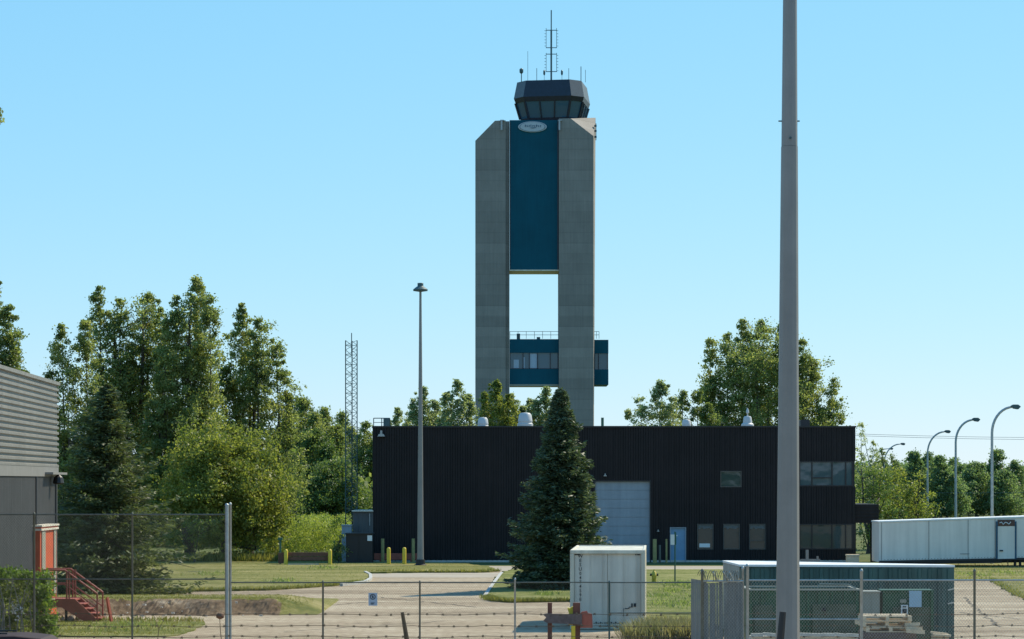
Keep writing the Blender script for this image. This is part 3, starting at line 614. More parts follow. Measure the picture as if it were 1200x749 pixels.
# mechanical sheds left of the building
t = thing('equipment_cabinet', 'black steel equipment cabinet with a small white notice, left of the dark building', 'cabinet', (PX(421,138), 138, 0))
m = MB(); m.box(PX(406,138), PX(437,138), 137.5, 138.6, .1, PZ(626,138)); m.box(PX(405,138), PX(438,138), 137.4, 138.7, PZ(626,138), PZ(624.5,138)); m.build('body', M['black'], t)
m = MB(); m.box(PX(430.5,137.4), PX(436,137.4), 137.44, 137.48, PZ(634,137.4), PZ(627.5,137.4)); m.build('notice', M['signwhite'], t)
m = MB(); m.box(PX(421,138)-.015, PX(421,138)+.015, 137.46, 137.5, .15, PZ(627,138)); m.build('door_seam', M['trim'], t)
t = thing('grey_shed', 'grey sheet metal shed rising behind the black cabinet', 'shed', (PX(425,141), 141, 0))
m = MB(); corrugate(m, (PX(413.5,141), 141), (PX(437.3,141), 141), 0, PZ(599.5,141), .6, .03, (0,-1)); m.box(PX(413.5,141), PX(437.3,141), 141.05, 144, 0, PZ(599.5,141)); m.build('wall', M['greywall'], t)
m = MB(); m.box(PX(412.5,141), PX(437.4,141), 140.85, 144.1, PZ(599.5,141), PZ(598,141)); m.build('roof', M['whitepaint'], t)
m = MB(); m.box(PX(433,141), PX(433.8,141), 140.88, 140.94, PZ(616,141), PZ(602,141)); m.build('conduit', M['alu'], t)
m = MB(); m.box(PX(401,140), PX(412,140), 139.6, 140.6, 0, PZ(616,140)); m.box(PX(400.5,140), PX(412.5,140), 139.55, 140.65, PZ(616,140), PZ(615,140)); tag(m.build('air_handler', M['garage'], loc=(PX(406,140),140,0)), 'pale blue grey metal housing beside the black equipment cabinet', 'housing')
# lattice mast
YM = 142.5; t = thing('lattice_mast', 'slender dark steel lattice mast standing left of the dark building', 'mast', (PX(411.5,YM), YM, 0))
m = MB(); xa, xb = PX(405,YM), PX(418.5,YM); zt = PZ(399,YM); dd = (xb - xa)
legs = [(xa, YM), (xb, YM), ((xa+xb)/2, YM + dd*.87)]
for lx, ly in legs: m.tube([(lx, ly, 0), (lx, ly, zt)], .035, 6)
m.build('leg_frame', M['mast'], t); m = MB(); n = 46
for i in range(n):
    z0 = zt * i / n; z1 = zt * (i + 1) / n
    for (p, q) in ((0,1),(1,2),(2,0)):
        A_, B_ = (legs[p], legs[q]) if i % 2 else (legs[q], legs[p]); m.bar((*A_, z0), (*B_, z1), .022, .022)
        if i % 2 == 0: m.bar((*legs[p], z1), (*legs[q], z1), .016, .016)
m.build('bracing', M['mast'], t)
m = MB(); m.tube([((xa+xb)/2, YM+.2, zt-.8), ((xa+xb)/2, YM+.2, PZ(390,YM))], .03, 6); m.build('antenna_rod', M['mast'], t)

# ------------------------------------------------------------------ control tower
YT = 344.0
def tx(px, Y=YT): return PX(px, Y)
def tz(py, Y=YT): return PZ(py, Y)
T = thing('control_tower', 'tall concrete air traffic control tower with two shafts, blue panel and dark glazed cab', 'tower', (tx(626), YT, 0))
D = 7.0
m = MB(); m.prism([(tx(557),0),(tx(592.5),0),(tx(592.5),tz(141)),(tx(580),tz(141.5)),(tx(557),tz(165))], YT, YT + D); m.prism([(tx(592.4),0),(tx(597),0),(tx(597),tz(141)),(tx(592.4),tz(141))], YT + .9, YT + D); m.build('concrete_shaft', M['concrete'], T)
m = MB(); xl, xr = tx(655), tx(695.5); zt = tz(139); C_ = (PX(698, YT+D), YT + D, PZ(138, YT+D))
vs = [(xl,YT,0),(xr,YT,0),(xr,YT+D,0),(xl,YT+D,0),(xl,YT,zt),(tx(669),YT,zt),(xr,YT,tz(159.5)),C_,(xl,YT+D,zt)]
m.add(vs, [(0,1,6,5,4),(1,2,7,6),(5,6,7),(4,5,7,8),(3,8,7,2),(0,4,8,3),(0,3,2,1)]); m.build('concrete_shaft', M['concrete'], T)
m = MB(); m.box(tx(597.2), tx(654.8), YT + .7, YT + D - .5, tz(315.5), tz(140)); m.build('blue_panel', M['bluepanel'], T)
m = MB(); m.box(tx(597), tx(655), YT + .6, YT + D - .4, tz(317), tz(315.6)); m.build('soffit', M['conwhite'], T)
m = MB(); m.box(tx(597.2), tx(598.2), YT + .62, YT + .69, tz(315), tz(142)); m.box(tx(653.2), tx(654.6), YT + .62, YT + .69, tz(315), tz(142)); m.build('panel_trim', M['cabdark'], T)
# oval emblem
m = MB(); ex, ez, ea, eb = tx(624), tz(148), 16.8*YT/F, 6.3*YT/F; N_ = 40
def oval(k, y0, y1, mi): m.prism([(ex + ea*k*math.cos(2*math.pi*i/N_), ez + eb*k*math.sin(2*math.pi*i/N_)) for i in range(N_)], y0, y1, mi)
oval(1.0, YT+.5, YT+.7, 0); oval(.90, YT+.46, YT+.5, 1); oval(.86, YT+.42, YT+.46, 0)
for i in range(9):
    xx = ex - ea*.52 + i * ea * .13; m.box(xx, xx + ea*.05, YT+.38, YT+.42, ez - eb*.05, ez + eb*(.30 + .08*math.cos(i*2.1)), 1)
    if i % 2 == 0: m.box(xx + ea*.05, xx + ea*.09, YT+.38, YT+.42, ez + eb*.16, ez + eb*.24, 1)
m.prism([(ex-ea*.2,ez-eb*.2),(ex+ea*.25,ez-eb*.14),(ex+ea*.25,ez-eb*.24),(ex,ez-eb*.34)], YT+.38, YT+.42, 1)
M['oval'] = mat('emblem grey', (.42,.45,.46), .5, .05, 2); M['ovalink'] = mat('emblem blue', (.03,.09,.15), .5, .05, 2)
m.build('emblem', [M['oval'], M['ovalink']], T)
# lower blue room
m = MB(); lx0, lx1 = tx(597.1), tx(654.9)
def room(m, x0, x1, y0, y1):
    m.box(x0, x1, y0, y1, tz(450), tz(432)); m.box(x0, x1, y0, y1, tz(413), tz(397)); m.box(x0+.1, x1-.1, y0+.5, y1-.2, tz(432), tz(413))
room(m, lx0, lx1, YT+1.0, YT+D-1); m.build('blue_room', M['bluepanel'], T); m = MB(); room(m, PX(695.7, YT+2.6), PX(713, YT+2.6), YT+2.6, YT+D+3); m.build('blue_room', M['bluepanel'], T)
f = MB()
for px in (597.6, 613, 620.5, 630, 645, 654): f.box(tx(px)-.06, tx(px)+.06, YT+1.05, YT+1.2, tz(432), tz(413))
for px in (697, 701.5, 712.3): f.box(PX(px,YT+2.6)-.06, PX(px,YT+2.6)+.06, YT+2.65, YT+2.8, tz(432), tz(413))
f.box(lx0, lx1, YT+1.05, YT+1.2, tz(432), tz(431.3)); fw = f.build('window', M['cabdark'], T)
g = MB(); g.box(lx0, lx1, YT+1.25, YT+1.3, tz(431.9), tz(413.1)); g.box(PX(696,YT+2.6), PX(712,YT+2.6), YT+2.85, YT+2.9, tz(431.9), tz(413.1)); g.build('pane', M['cabglass'], fw)
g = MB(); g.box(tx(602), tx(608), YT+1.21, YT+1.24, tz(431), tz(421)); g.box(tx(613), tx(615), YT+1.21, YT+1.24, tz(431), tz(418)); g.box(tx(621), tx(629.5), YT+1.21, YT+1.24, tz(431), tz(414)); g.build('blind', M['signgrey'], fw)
m = MB(); m.box(lx0, lx1, YT+.95, YT+D-1, tz(452), tz(450.1)); m.build('soffit', M['cabinet'], T)
for (a, b, yy) in ((597.5, 655, YT+1.1), (695.8, 702, YT+2.8)):
    m = MB()
    x0, x1 = PX(a,yy), PX(b,yy); k = max(2, int((x1-x0)/1.1))
    for i in range(k+1): xx = x0 + (x1-x0)*i/k; m.tube([(xx,yy,PZ(397,yy)),(xx,yy,PZ(388.5,yy))], .035, 5)
    for py in (388.5, 392.5): m.tube([(x0,yy,PZ(py,yy)),(x1,yy,PZ(py,yy))], .035, 5)
    m.build('railing', M['mast'], T)
m = MB()
for px, yy in ((607.5, YT+2), (631, YT+2)): m.box(PX(px-2,yy), PX(px+2,yy), yy, yy+.5, PZ(398,yy), PZ(395 if px > 610 else 391,yy))
m.build('roof_box', M['mast'], T)
# cab: chamfered square, slightly turned
cc = Vector((tx(648), YT + 6.2)); rot = R(-9)
def ring(hw, ch, z):
    pts = [(-hw+ch,-hw),(hw-ch,-hw),(hw,-hw+ch),(hw,hw-ch),(hw-ch,hw),(-hw+ch,hw),(-hw,hw-ch),(-hw,-hw+ch)]
    c, s = math.cos(rot), math.sin(rot); return [(cc.x + x*c - y*s, cc.y + x*s + y*c, z) for x, y in pts]
Ycab = YT + 1
z_b, z_s, z_w, z_m, z_t = PZ(141,Ycab), PZ(136.5,Ycab), PZ(117.8,Ycab), PZ(112.5,Ycab), PZ(93,Ycab)
sc_ = 1.0
R0 = ring(4.15, 1.4, z_b); R1 = ring(4.3, 1.45, z_s); R2 = ring(4.93, 1.6, z_w); R3 = ring(5.15, 1.65, z_m); R4 = ring(4.72, 1.55, z_t)
def band(m, A_, B_, mi=0, side=None):
    b = len(m.v); m.v += A_ + B_
    for i in range(8):
        m.f.append((b+i, b+(i+1)%8, b+8+(i+1)%8, b+8+i)); m.m.append(side[i] if side else mi)
m = MB(); band(m, R3, R4, 0, [0,1,1,0,0,0,0,1]); m.f.append(tuple(range(8, 16))); m.m.append(0); band(m, R2, R3); band(m, R0, R1); b = len(m.v); m.v += R0; m.f.append(tuple(range(b, b+8))); m.m.append(0)
cab = m.build('cab', [M['cabdark'], M['cablit']], T)
g = MB(); ri = lambda Rg, k: [tuple(Vector((cc.x, cc.y, p[2])) + (Vector(p) - Vector((cc.x, cc.y, p[2]))) * k) for p in Rg]
band(g, ri(R1,.985), ri(R2,.985)); g.build('cab_glazing', M['cabglass'], T)
m = MB()
for i in range(8):
    p, q = Vector(R1[i]), Vector(R2[i]); m.bar(p, q, .28, .28)
    nxt1, nxt2 = Vector(R1[(i+1)%8]), Vector(R2[(i+1)%8])
    for kx in ((.33,.66) if i % 2 == 0 else ()): m.bar(p.lerp(nxt1, kx), q.lerp(nxt2, kx), .16, .16)
m.build('mullion', M['cabdark'], T)
m = MB(); b0 = ring(3.9, 1.3, z_b - 3); b1 = ring(3.9, 1.3, z_b - .01); band(m, b0, b1); m.build('cab_base', M['cabdark'], T)
# antenna mast
m = MB(); ax, ay = PX(646,YT+6), YT+6; zr = z_t
m.tube([(ax,ay,zr),(ax,ay,PZ(35,ay))], .14, 8); m.tube([(ax,ay,PZ(35,ay)),(ax,ay,PZ(12,ay))], .09, 8); m.build('antenna_mast', M['antenna'], T)
m = MB()
for py in (35.5, 56, 63.5, 84):
    m.tube([(PX(640,ay),ay,PZ(py,ay)),(PX(652.3,ay),ay,PZ(py,ay))], .06, 6)
for px in (640, 652.3):
    for (a, b) in ((33, 56.5), (62, 84.5)):
        m.tube([(PX(px,ay),ay,PZ(b,ay)),(PX(px,ay),ay,PZ(a,ay))], .04, 5)
        for k_ in range(6):
            py = a + 3 + k_ * 3.6; sg = -1 if px < 646 else 1; m.tube([(PX(px,ay),ay,PZ(py,ay)),(PX(px+sg*2,ay),ay,PZ(py,ay))], .035, 4)
m.build('antenna_array', M['antenna'], T)
for px, top, r, bulb in ((618.5,60,.03,0),(629,80,.045,0),(637.8,85,.03,.16),(658.5,85,.03,.16),(666.5,80,.04,0),(680.8,78,.06,0),(686,82,.035,0),(611,83,.07,.3)):
    m = MB(); x = PX(px, YT+3); m.tube([(x,YT+3,zr-.1),(x,YT+3,PZ(top,YT+3))], r, 5)
    if bulb: m.lathe((x,YT+3,PZ(top,YT+3)-.1), [(bulb*.5,-.3),(bulb,-.1),(bulb,.3),(bulb*.4,.45),(.01,.5)], 8)
    m.build('rod_antenna', M['antenna'], T)
for px in (587.8, 655.5):
    m = MB(); x = tx(px); m.box(x-.12, x+.12, YT-.5, YT-.25, tz(153), tz(142)); m.box(x-.2, x+.35, YT-.5, YT+.2, tz(142), tz(141)); m.build('lamp_bracket', M['alu'], T)
m = MB(); x = tx(698); m.tube([(x+.15,YT+3,tz(161)),(x+.15,YT+3,tz(141))], .06, 5)
for py in (143, 149, 156): m.box(x-.1, x+.25, YT+2.8, YT+3.2, tz(py+2), tz(py))
m.build('ladder_cage', M['mast'], T)

# ------------------------------------------------------------------ warehouse at the left
W0, W1 = Vector((-15.2, 58.0)), Vector((-16.76, 88.0)); wd_ = (W1 - W0).normalized(); wn_ = Vector((wd_.y, -wd_.x))
def on(Y, off=0.0):
    t_ = (Y - W0.y) / wd_.y; p = W0 + wd_ * t_ + wn_ * off; return (p.x, p.y)
WH = thing('warehouse', 'grey warehouse corner with ribbed light metal above a darker wall, beside the red stairs', 'building', (-16, 75, 0))
ztop = 8.3; zmid = 5.3
m = MB(); m.slab([(W0.x-.1, W0.y), (W1.x-.1, W1.y), (-34, 88), (-34, 58)], 0, ztop - .1); m.build('roof', M['roofing'], WH)
m = MB(); corrugate(m, on(58), on(88), zmid, ztop, .2, .07, wn_, False, 0, 0, .35); corrugate(m, (W1.x, W1.y+.02), (-34, 88.02), zmid, ztop, .2, .07, (0,1), False, 0, 0, .35); m.build('ribbed_wall', M['corr'], WH, fix=False)
m = MB(); corrugate(m, on(58), on(88), 0, 4.95, .16, .02, wn_, True); m.build('wall', M['greywall'], WH, fix=False)
def strip(m, Ya, Yb, off0, off1, z0, z1):
    a, b, c, d = on(Ya, off0), on(Yb, off0), on(Yb, off1), on(Ya, off1); m.slab([a, b, c, d], z0, z1)
m = MB(); strip(m, 58, 88.0, -.05, .06, 4.95, zmid); m.build('band', M['greyband'], WH)
m = MB(); strip(m, 58, 88.1, -.1, .11, ztop, ztop + .12); m.build('roof_flashing', M['corr'], WH)
m = MB(); strip(m, 84.5, 88.2, .06, .35, 5.02, 5.1); m.build('light_shelf', M['greyband'], WH)
m = MB(); p = on(86.2, .3); m.lathe((p[0], p[1], 4.72), [(.05,.3),(.16,.2),(.2,0),(.15,-.05)], 10); m.build('wall_lamp', M['black'], WH)
m = MB(); p = on(82.5, .05); m.tube([(p[0], p[1], 2.6), (p[0], p[1], 4.95)], .03, 6); p2 = on(87.4, .05); m.tube([(p2[0], p2[1], .3), (p2[0], p2[1], 4.9)], .04, 6); m.build('conduit', M['greywall'], WH)
# entrance porch facing the lens
YP = 82.0; V_ = thing('entrance_porch', 'orange and white striped entrance porch at the head of the red stairs', 'porch', (PX(53,YP), YP, 0))
zp0, zp1 = .82, PZ(622, YP); pxr = PX(47, YP); pyb = pxr * F / (66.3 - 600); pdep = pyb - YP
m = MB(); m.box(PX(36,YP), pxr, YP, pyb, 0, zp1); m.build('wall', M['orange'], V_)
m = MB()
def at_px(px): return pxr * F / (px - 600)
for a, b in ((48.5, 52.5), (62.5, 65)): m.box(pxr+.002, pxr+.03, at_px(a), at_px(b), zp0, zp1-.02)
m.box(PX(36.8,YP), PX(39,YP), YP-.03, YP-.002, zp0, zp1-.05); m.build('white_panel', M['cabinet'], V_)
m = MB(); m.box(PX(35,YP), pxr+.07, YP-.1, pyb+.05, zp1, zp1+.07, 1); m.box(PX(35.2,YP), pxr+.05, YP-.08, pyb+.04, zp1+.07, zp1+.13, 0); m.box(PX(34.8,YP), pxr+.09, YP-.12, pyb+.06, zp1+.13, zp1+.19, 1); m.build('cornice', [M['orange'], M['whitepaint']], V_)
S_ = thing('steel_stairs', 'red brown steel stairs with pipe handrails leading down from the orange porch', 'stairs', (PX(85,YP-1), YP-1, 0))
ys0, ys1 = YP - 1.35, YP - .25; hz_ = .8
xa, xb, xc = PX(50,YP-1), PX(90,YP-1), PX(116,YP-1)
m = MB(); m.box(xa, xb, ys0, ys1, hz_-.06, hz_); m.build('platform', M['redsteel'], S_)
m = MB()
for yy in (ys0-.03, ys1-.03): m.prism([(xa,hz_-.28),(xa,hz_+.01),(xb,hz_+.01),(xc,.12),(xc,-.02),(xc-.32,-.02),(xb-.45,hz_-.28)], yy, yy+.05)
m.build('stringer', M['redsteel'], S_)
for i in range(4):
    m = MB(); xx = xb + (xc - xb) * (i + .3) / 4; zz = hz_ - (i + 1) * hz_ / 5; m.box(xx-.05, xx+.25, ys0+.03, ys1-.04, zz-.03, zz); m.build('tread', M['redsteel'], S_)
for yy in (ys0, ys1):
    m = MB(); xt = PX(78,YP-1)
    m.tube([(xa,yy,hz_+.98),(xt,yy,hz_+.98),(xc,yy,.98)], .035, 8); m.tube([(xa,yy,hz_+.5),(xt,yy,hz_+.5),(xc,yy,.5)], .022, 6)
    for px, zb in ((52,hz_),(80.5,hz_),(83.5,hz_)): xx = PX(px,YP-1); m.tube([(xx,yy,zb-.2),(xx,yy,hz_+.96)], .03, 6)
    m.tube([(xc,yy,0),(xc,yy,.98)], .03, 6); m.build('handrail', M['redsteel'], S_, smooth=50)
for px in (54, 79):
    m = MB(); m.box(PX(px,YP-1)-.04, PX(px,YP-1)+.04, ys0+.1, ys0+.18, 0, hz_-.1); m.build('leg', M['black'], S_)
m = MB(); m.bar((PX(124.5,YP-1.4), YP-1.2, PZ(701,YP-1.4)), (PX(131.5,YP-1.4), YP-1.5, -.02), .07, .12); m.build('ramp_rail', M['orange'], S_)
m = MB()
for i in range(9): x = PX(RNG.uniform(78,90),YP); r = RNG.uniform(.06,.13); m.lathe((x, YP+RNG.uniform(-1,.4), 0), [(r*.8,0),(r,.5*r),(r*.8,1.2*r),(.01,1.6*r)], 7)
tag(m.build('field_stones', M['stone'], loc=(PX(84,YP),YP,0), smooth=80), 'small heap of pale stones under the red stairs', 'stones', kind='stuff')
# dark red car whose roof shows at the lower left
YC = 52.0; CR = thing('parked_car', 'dark red car of which only the roof shows at the lower left corner', 'car', (PX(10,YC), YC, 0))
x1 = PX(95,YC); x0 = x1 - 4.4; zc = 1.46
m = MB(); m.prism([(x0-.6,.3),(x0-.6,.75),(x0+.2,.95),(x1+.1,.92),(x1+.9,.8),(x1+1.0,.35)], YC-.85, YC+.85); m.build('body', M['carpaint'], CR, bevel=.06)
m = MB(); m.prism([(x0+.3,.95),(x0+.9,1.38),(x0+1.5,zc-.02),(x1-1.3,zc),(x1-.75,1.40),(x1-.02,.93)], YC-.72, YC+.72); m.build('roof', M['carpaint'], CR, bevel=.06)
m = MB(); m.prism([(x0+.6,.98),(x0+1.05,1.33),(x1-1.25,1.35),(x1-.9,1.32),(x1-.25,.98)], YC-.735, YC+.735); m.build('side_window', M['glass'], CR)
for xx in (x0+.3, x1-.1):
    for yy in (YC-.86, YC+.66):
        m = MB(); m.tube([(xx,yy,.31),(xx,yy+.2,.31)], .31, 20); m.build('wheel', M['rubber'], CR, smooth=40)
m = MB()
for yy in (YC-.5, YC+.5): m.box(x0+1.6, x1-1.5, yy-.02, yy+.02, zc+.02, zc+.05)
m.build('roof_rack', M['black'], CR)

# ------------------------------------------------------------------ containers, trailer, yard gear
CW = thing('storage_container', 'cream white storage container with vertical black lettering down its door end', 'container', (PX(711,77), 77, 0))
ang = R(-3.6); cx, cy = PX(668,77), 77.0; wC, lC, hC = 2.42, 6.0, 2.56
du = Vector((math.cos(0), math.sin(0))); 
def cwp(u, v, z=0): return Vector((cx + u + v * math.tan(-ang) * 1.0, cy + v, z))
def cbox(m, u0, u1, v0, v1, z0, z1, mi=0):
    vs = [cwp(u,v,z) for z in (z0,z1) for (u,v) in ((u0,v0),(u1,v0),(u1,v1),(u0,v1))]
    m.add(vs, [(0,3,2,1),(4,5,6,7),(0,1,5,4),(1,2,6,5),(2,3,7,6),(3,0,4,7)], mi)
m = MB(); cbox(m, .03, wC-.03, .12, lC-.03, .14, hC-.03); m.build('shell', M['conwhite'], CW)
m = MB(); e = .1
for u in (0, wC-e-.03): cbox(m, u, u+e+.03, 0, .14, .1, hC-.12)
cbox(m, 0, wC, 0, .14, hC-.12, hC); cbox(m, 0, wC, 0, .14, .02, .1)
for u in (0, wC-.08): cbox(m, u, u+.08, .14, lC, hC-.08, hC+.0); cbox(m, u, u+.08, .14, lC, .02, .14); cbox(m, u, u+.08, lC-.12, lC, .14, hC-.08)
cbox(m, .08, wC-.08, lC-.1, lC, hC-.08, hC); m.build('frame', M['conwhite'], CW, bevel=.012)
m = MB()
n = 30
for i in range(n): v = .2 + i * (lC - .4) / n; cbox(m, wC-.03, wC+.0, v, v+.1, .14, hC-.1)
m.build('side_ribs', M['conwhite'], CW)
for u0, u1 in ((.14, wC/2-.01), (wC/2+.01, wC-.14)):
    m = MB(); cbox(m, u0, u1, .08, .118, .12, hC-.13); dw = (u1-u0)
    for q in (.5,.88): cbox(m, u0+dw*q-.012, u0+dw*q+.012, .055, .078, .14, hC-.14)
    m.build('door', M['whitepaint'], CW)
m = MB()
for (u, z) in ((.16,2.395),(wC-.32,2.395)): cbox(m, u, u+.15, .06, .078, z, z+.03)
for u in np.arange(.75, 1.8, .07): cbox(m, u, u+.045, .06, .078, .19, .225+.02*math.sin(u*40))
for u0, u1, z0, z1 in ((1.72,1.74,.42,.66),(1.72,1.90,.66,.68),(1.89,1.91,.66,.72),(1.9,2.02,.71,.73),(1.97,2.02,.73,.84),(2.05,2.13,.73,.84)): cbox(m, u0, u1, .06, .078, z0, z1)
m.build('marking', M['ink'], CW)
def text(body, size, loc, parent, mat_, name='lettering', extrude=.004, align='CENTER', rot=(R(90),0,0), bold=0):
    c = bpy.data.curves.new(name, 'FONT'); c.body = body; c.size = size; c.extrude = extrude; c.align_x = align; c.offset = bold; c.resolution_u = 3
    o = bpy.data.objects.new(name, c); COL.objects.link(o); dg = bpy.context.evaluated_depsgraph_get()
    me = bpy.data.meshes.new_from_object(o.evaluated_get(dg)); bpy.data.objects.remove(o); bpy.data.curves.remove(c)
    me.transform(Matrix.Rotation(rot[2], 4, 'Z') @ Matrix.Rotation(rot[0], 4, 'X')); me.materials.clear(); me.materials.append(mat_)
    base = Vector((0,0,0)); p = parent
    while p is not None: base += Vector(p.location); p = p.parent
    me.transform(Matrix.Translation(Vector(loc) - base)); o = bpy.data.objects.new(name, me); COL.objects.link(o); o.parent = parent; return o
txt = MB()
chars = 'WESU0474590'
objs = []
for i, ch in enumerate(chars):
    zc_ = PZ(651.5 + i * 5.05, 77); p = cwp(.33, .074)
    objs.append(text(ch, .15 if i < 4 else .14, (p.x, p.y, zc_ - .06), CW, M['ink'], bold=.0015))
def join_parts(objs):
    V = []; Fc = []; 
    for o in objs:
        b = len(V); V += [tuple(v.co) for v in o.data.vertices]; Fc += [tuple(b + i for i in p.vertices) for p in o.data.polygons]
    me = bpy.data.meshes.new('lettering'); me.from_pydata(V, [], Fc); me.materials.append(objs[0].data.materials[0]); par = objs[0].parent
    for o in objs: bpy.data.objects.remove(o)
    o = bpy.data.objects.new('lettering', me); COL.objects.link(o); o.parent = par; return o
join_parts(objs)

# long dark container
YD = 68.0; CD = thing('long_container', 'long dark teal metal container behind the green enclosure on the right side', 'container', (PX(990,YD), YD, 0))
dx0, dx1 = PX(868,YD), PX(1118,YD); dzt = PZ(661.5,YD); dep = 3.4
def dk(m, x0, x1, v0, v1, z0, z1, mi=0):   # the footprint leans: far side shifted to the left, and the roof falls slightly to the right
    def P_(x, v, z): f = (x - dx0) / (dx1 - dx0); return (x + v * -.047, YD + v * (1 - .8 * f), z - (.02 * f if z > 1 else 0))
    vs = [P_(x,v,z) for z in (z0,z1) for (x,v) in ((x0,v0),(x1,v0),(x1,v1),(x0,v1))]
    m.add(vs, [(0,3,2,1),(4,5,6,7),(0,1,5,4),(1,2,6,5),(2,3,7,6),(3,0,4,7)], mi)
m = MB(); dk(m, dx0, dx1, 0, dep, .15, dzt-.06); m.build('shell', M['condark'], CD)
m = MB(); corrugate(m, (dx0+.12, YD-.001), (dx1-.12, YD-.001), .2, dzt-.12, .28, .04, (0,-1)); m.build('side_wall', M['condark'], CD, fix=False)
m = MB(); dk(m, dx0-.05, dx1+.02, -.07, dep+.02, dzt-.06, dzt); m.build('roof', M['trailroof'], CD)
m = MB(); dk(m, dx0-.04, dx0-.001, .05, dep, .15, dzt-.07); m.build('end_wall', M['conend'], CD)
m = MB(); dk(m, dx0, dx0+.12, -.06, 0, .02, dzt-.07); dk(m, dx1-.12, dx1, -.06, 0, .02, dzt-.07); sx = PX(1035,YD); dk(m, sx-.05, sx+.05, -.06, 0, .02, dzt-.07); dk(m, dx0+.12, dx1-.12, -.05, 0, .02, .18); m.build('frame', M['condark'], CD)
m = MB()
for px, py in ((1113,690.5),(1113,706.5)): m.bar((PX(px-3,YD), YD-.09, PZ(py+1,YD)), (PX(px+4,YD), YD-.09, PZ(py-.6,YD)), .03, .035)
m.build('lock_bar', M['whitepaint'], CD)
# H-frame posts behind it
t = thing('pipe_frame', 'grey pipe frame of two uprights with a crossbar rising behind the dark container', 'pipe frame', (PX(948,80), 80, 0))
m = MB()
for px, top in ((945.8, 644.5), (958, 652)): m.tube([(PX(px,80),80,0),(PX(px,80),80,PZ(top,80))], .05 if px < 950 else .035, 8)
m.build('upright', M['greyband'], t); m = MB(); m.bar((PX(938,80),80,PZ(656.5,80)), (PX(961,80),80,PZ(656.5,80)), .06, .07); m.build('crossbar', M['greyband'], t)

# electrical enclosure in front of the dark container
YE = 64.0
def ex_(px): return PX(px, YE)
def ez_(py): return PZ(py, YE)
E1 = thing('green_bin', 'large green metal bin with a pale rim behind the slatted fence and pole', 'bin', (ex_(940), YE, 0))
m = MB(); zt_ = ez_(692); xa1, xb1 = ex_(878), ex_(1006)
m.box(xa1, xb1, YE, YE+.05, .35, zt_); m.box(xa1, xb1, YE+1.75, YE+1.8, .35, zt_); m.box(xa1, xa1+.05, YE+.051, YE+1.749, .35, zt_); m.box(xb1-.05, xb1, YE+.051, YE+1.749, .35, zt_); m.box(xa1+.051, xb1-.051, YE+.051, YE+1.749, .35, .42); m.build('body', M['greenbox'], E1)
m = MB()
for px in (880, 893, 919, 934, 947, 960, 975, 990, 1004): m.box(ex_(px)-.035, ex_(px)+.035, YE-.06, YE-.001, .38, ez_(693))
m.build('rib', M['greenbox'], E1)
m = MB(); za, zb2 = ez_(692), ez_(690.3); m.box(ex_(876), ex_(1008), YE-.08, YE+.06, za, zb2); m.box(ex_(876), ex_(1008), YE+1.74, YE+1.88, za, zb2); m.box(ex_(876), xa1+.06, YE+.061, YE+1.739, za, zb2); m.box(xb1-.06, ex_(1008), YE+.061, YE+1.739, za, zb2); m.build('rim', M['cabinet'], E1)
m = MB(); m.box(ex_(952), ex_(1003), YE-.09, YE-.065, .4, ez_(708)); m.build('rust_sheet', M['browngrn'], E1)
m = MB(); m.box(ex_(884), ex_(905), YE-.09, YE-.065, .4, ez_(709)); m.build('rust_sheet', M['browngrn'], E1)
m = MB(); m.box(ex_(963), ex_(967), YE-.14, YE-.1, ez_(716), ez_(712)); m.build('latch', M['black'], E1)
m = MB(); m.tube([(ex_(960),YE+.3,ez_(690)),(ex_(962),YE+.3,ez_(685)),(ex_(996),YE+.3,ez_(685.5)),(ex_(1004),YE+.1,ez_(690))], .02, 6); m.build('lifting_bar', M['cabinet'], E1)
for px in (885, 1000): m = MB(); m.box(ex_(px)-.1, ex_(px)+.1, YE+.1, YE+1.7, 0, .35); m.build('foot', M['black'], E1)
E2 = thing('brown_green_bin', 'brownish green metal bin with a light blue panel beside the wooden pallets', 'bin', (ex_(1064), YE, 0))
m = MB(); m.box(ex_(1035), ex_(1093), YE+.1, YE+.7, .1, ez_(693)); m.box(ex_(1047), ex_(1093), YE+.06, YE+.099, .12, ez_(712), 1); m.build('body', [M['greenbox'], M['browngrn']], E2)
m = MB(); m.box(ex_(1033), ex_(1094.5), YE+.04, YE+.76, ez_(693), ez_(691.6)); m.box(ex_(1091), ex_(1094), YE+.0, YE+.059, 0, ez_(693)); m.build('rim', M['greenbox'], E2)
m = MB(); m.box(ex_(1065.5), ex_(1080), YE-.0, YE+.03, ez_(711.5), ez_(692.5)); m.build('panel', M['ltblue'], E2)
m = MB(); m.box(ex_(1056), ex_(1064), YE-.0, YE+.03, ez_(720.5), ez_(709)); sg = m.build('notice', M['signwhite'], E2)
m = MB(); m.box(ex_(1057.5), ex_(1062.5), YE-.02, YE-.002, ez_(719), ez_(713.5)); m.box(ex_(1058), ex_(1062), YE-.02, YE-.002, ez_(711.8), ez_(710.3)); m.build('symbol', M['ink'], sg)
m = MB(); m.box(ex_(1055), ex_(1062), YE+.0, YE+.04, ez_(706.5), ez_(702.5)); m.build('plate', M['cabinet'], E2)
m = MB(); m.box(ex_(1011), ex_(1031), YE, YE+.7, .0, ez_(694.5)); m.box(ex_(1010), ex_(1032), YE-.03, YE+.73, ez_(694.5), ez_(693)); m.box(ex_(1020.7), ex_(1021.3), YE-.01, YE-.002, .1, ez_(696)); tag(m.build('electrical_cabinet', M['cabinet'], loc=(ex_(1021),YE,0), bevel=.01), 'beige grey electrical cabinet between the two green bins', 'cabinet')
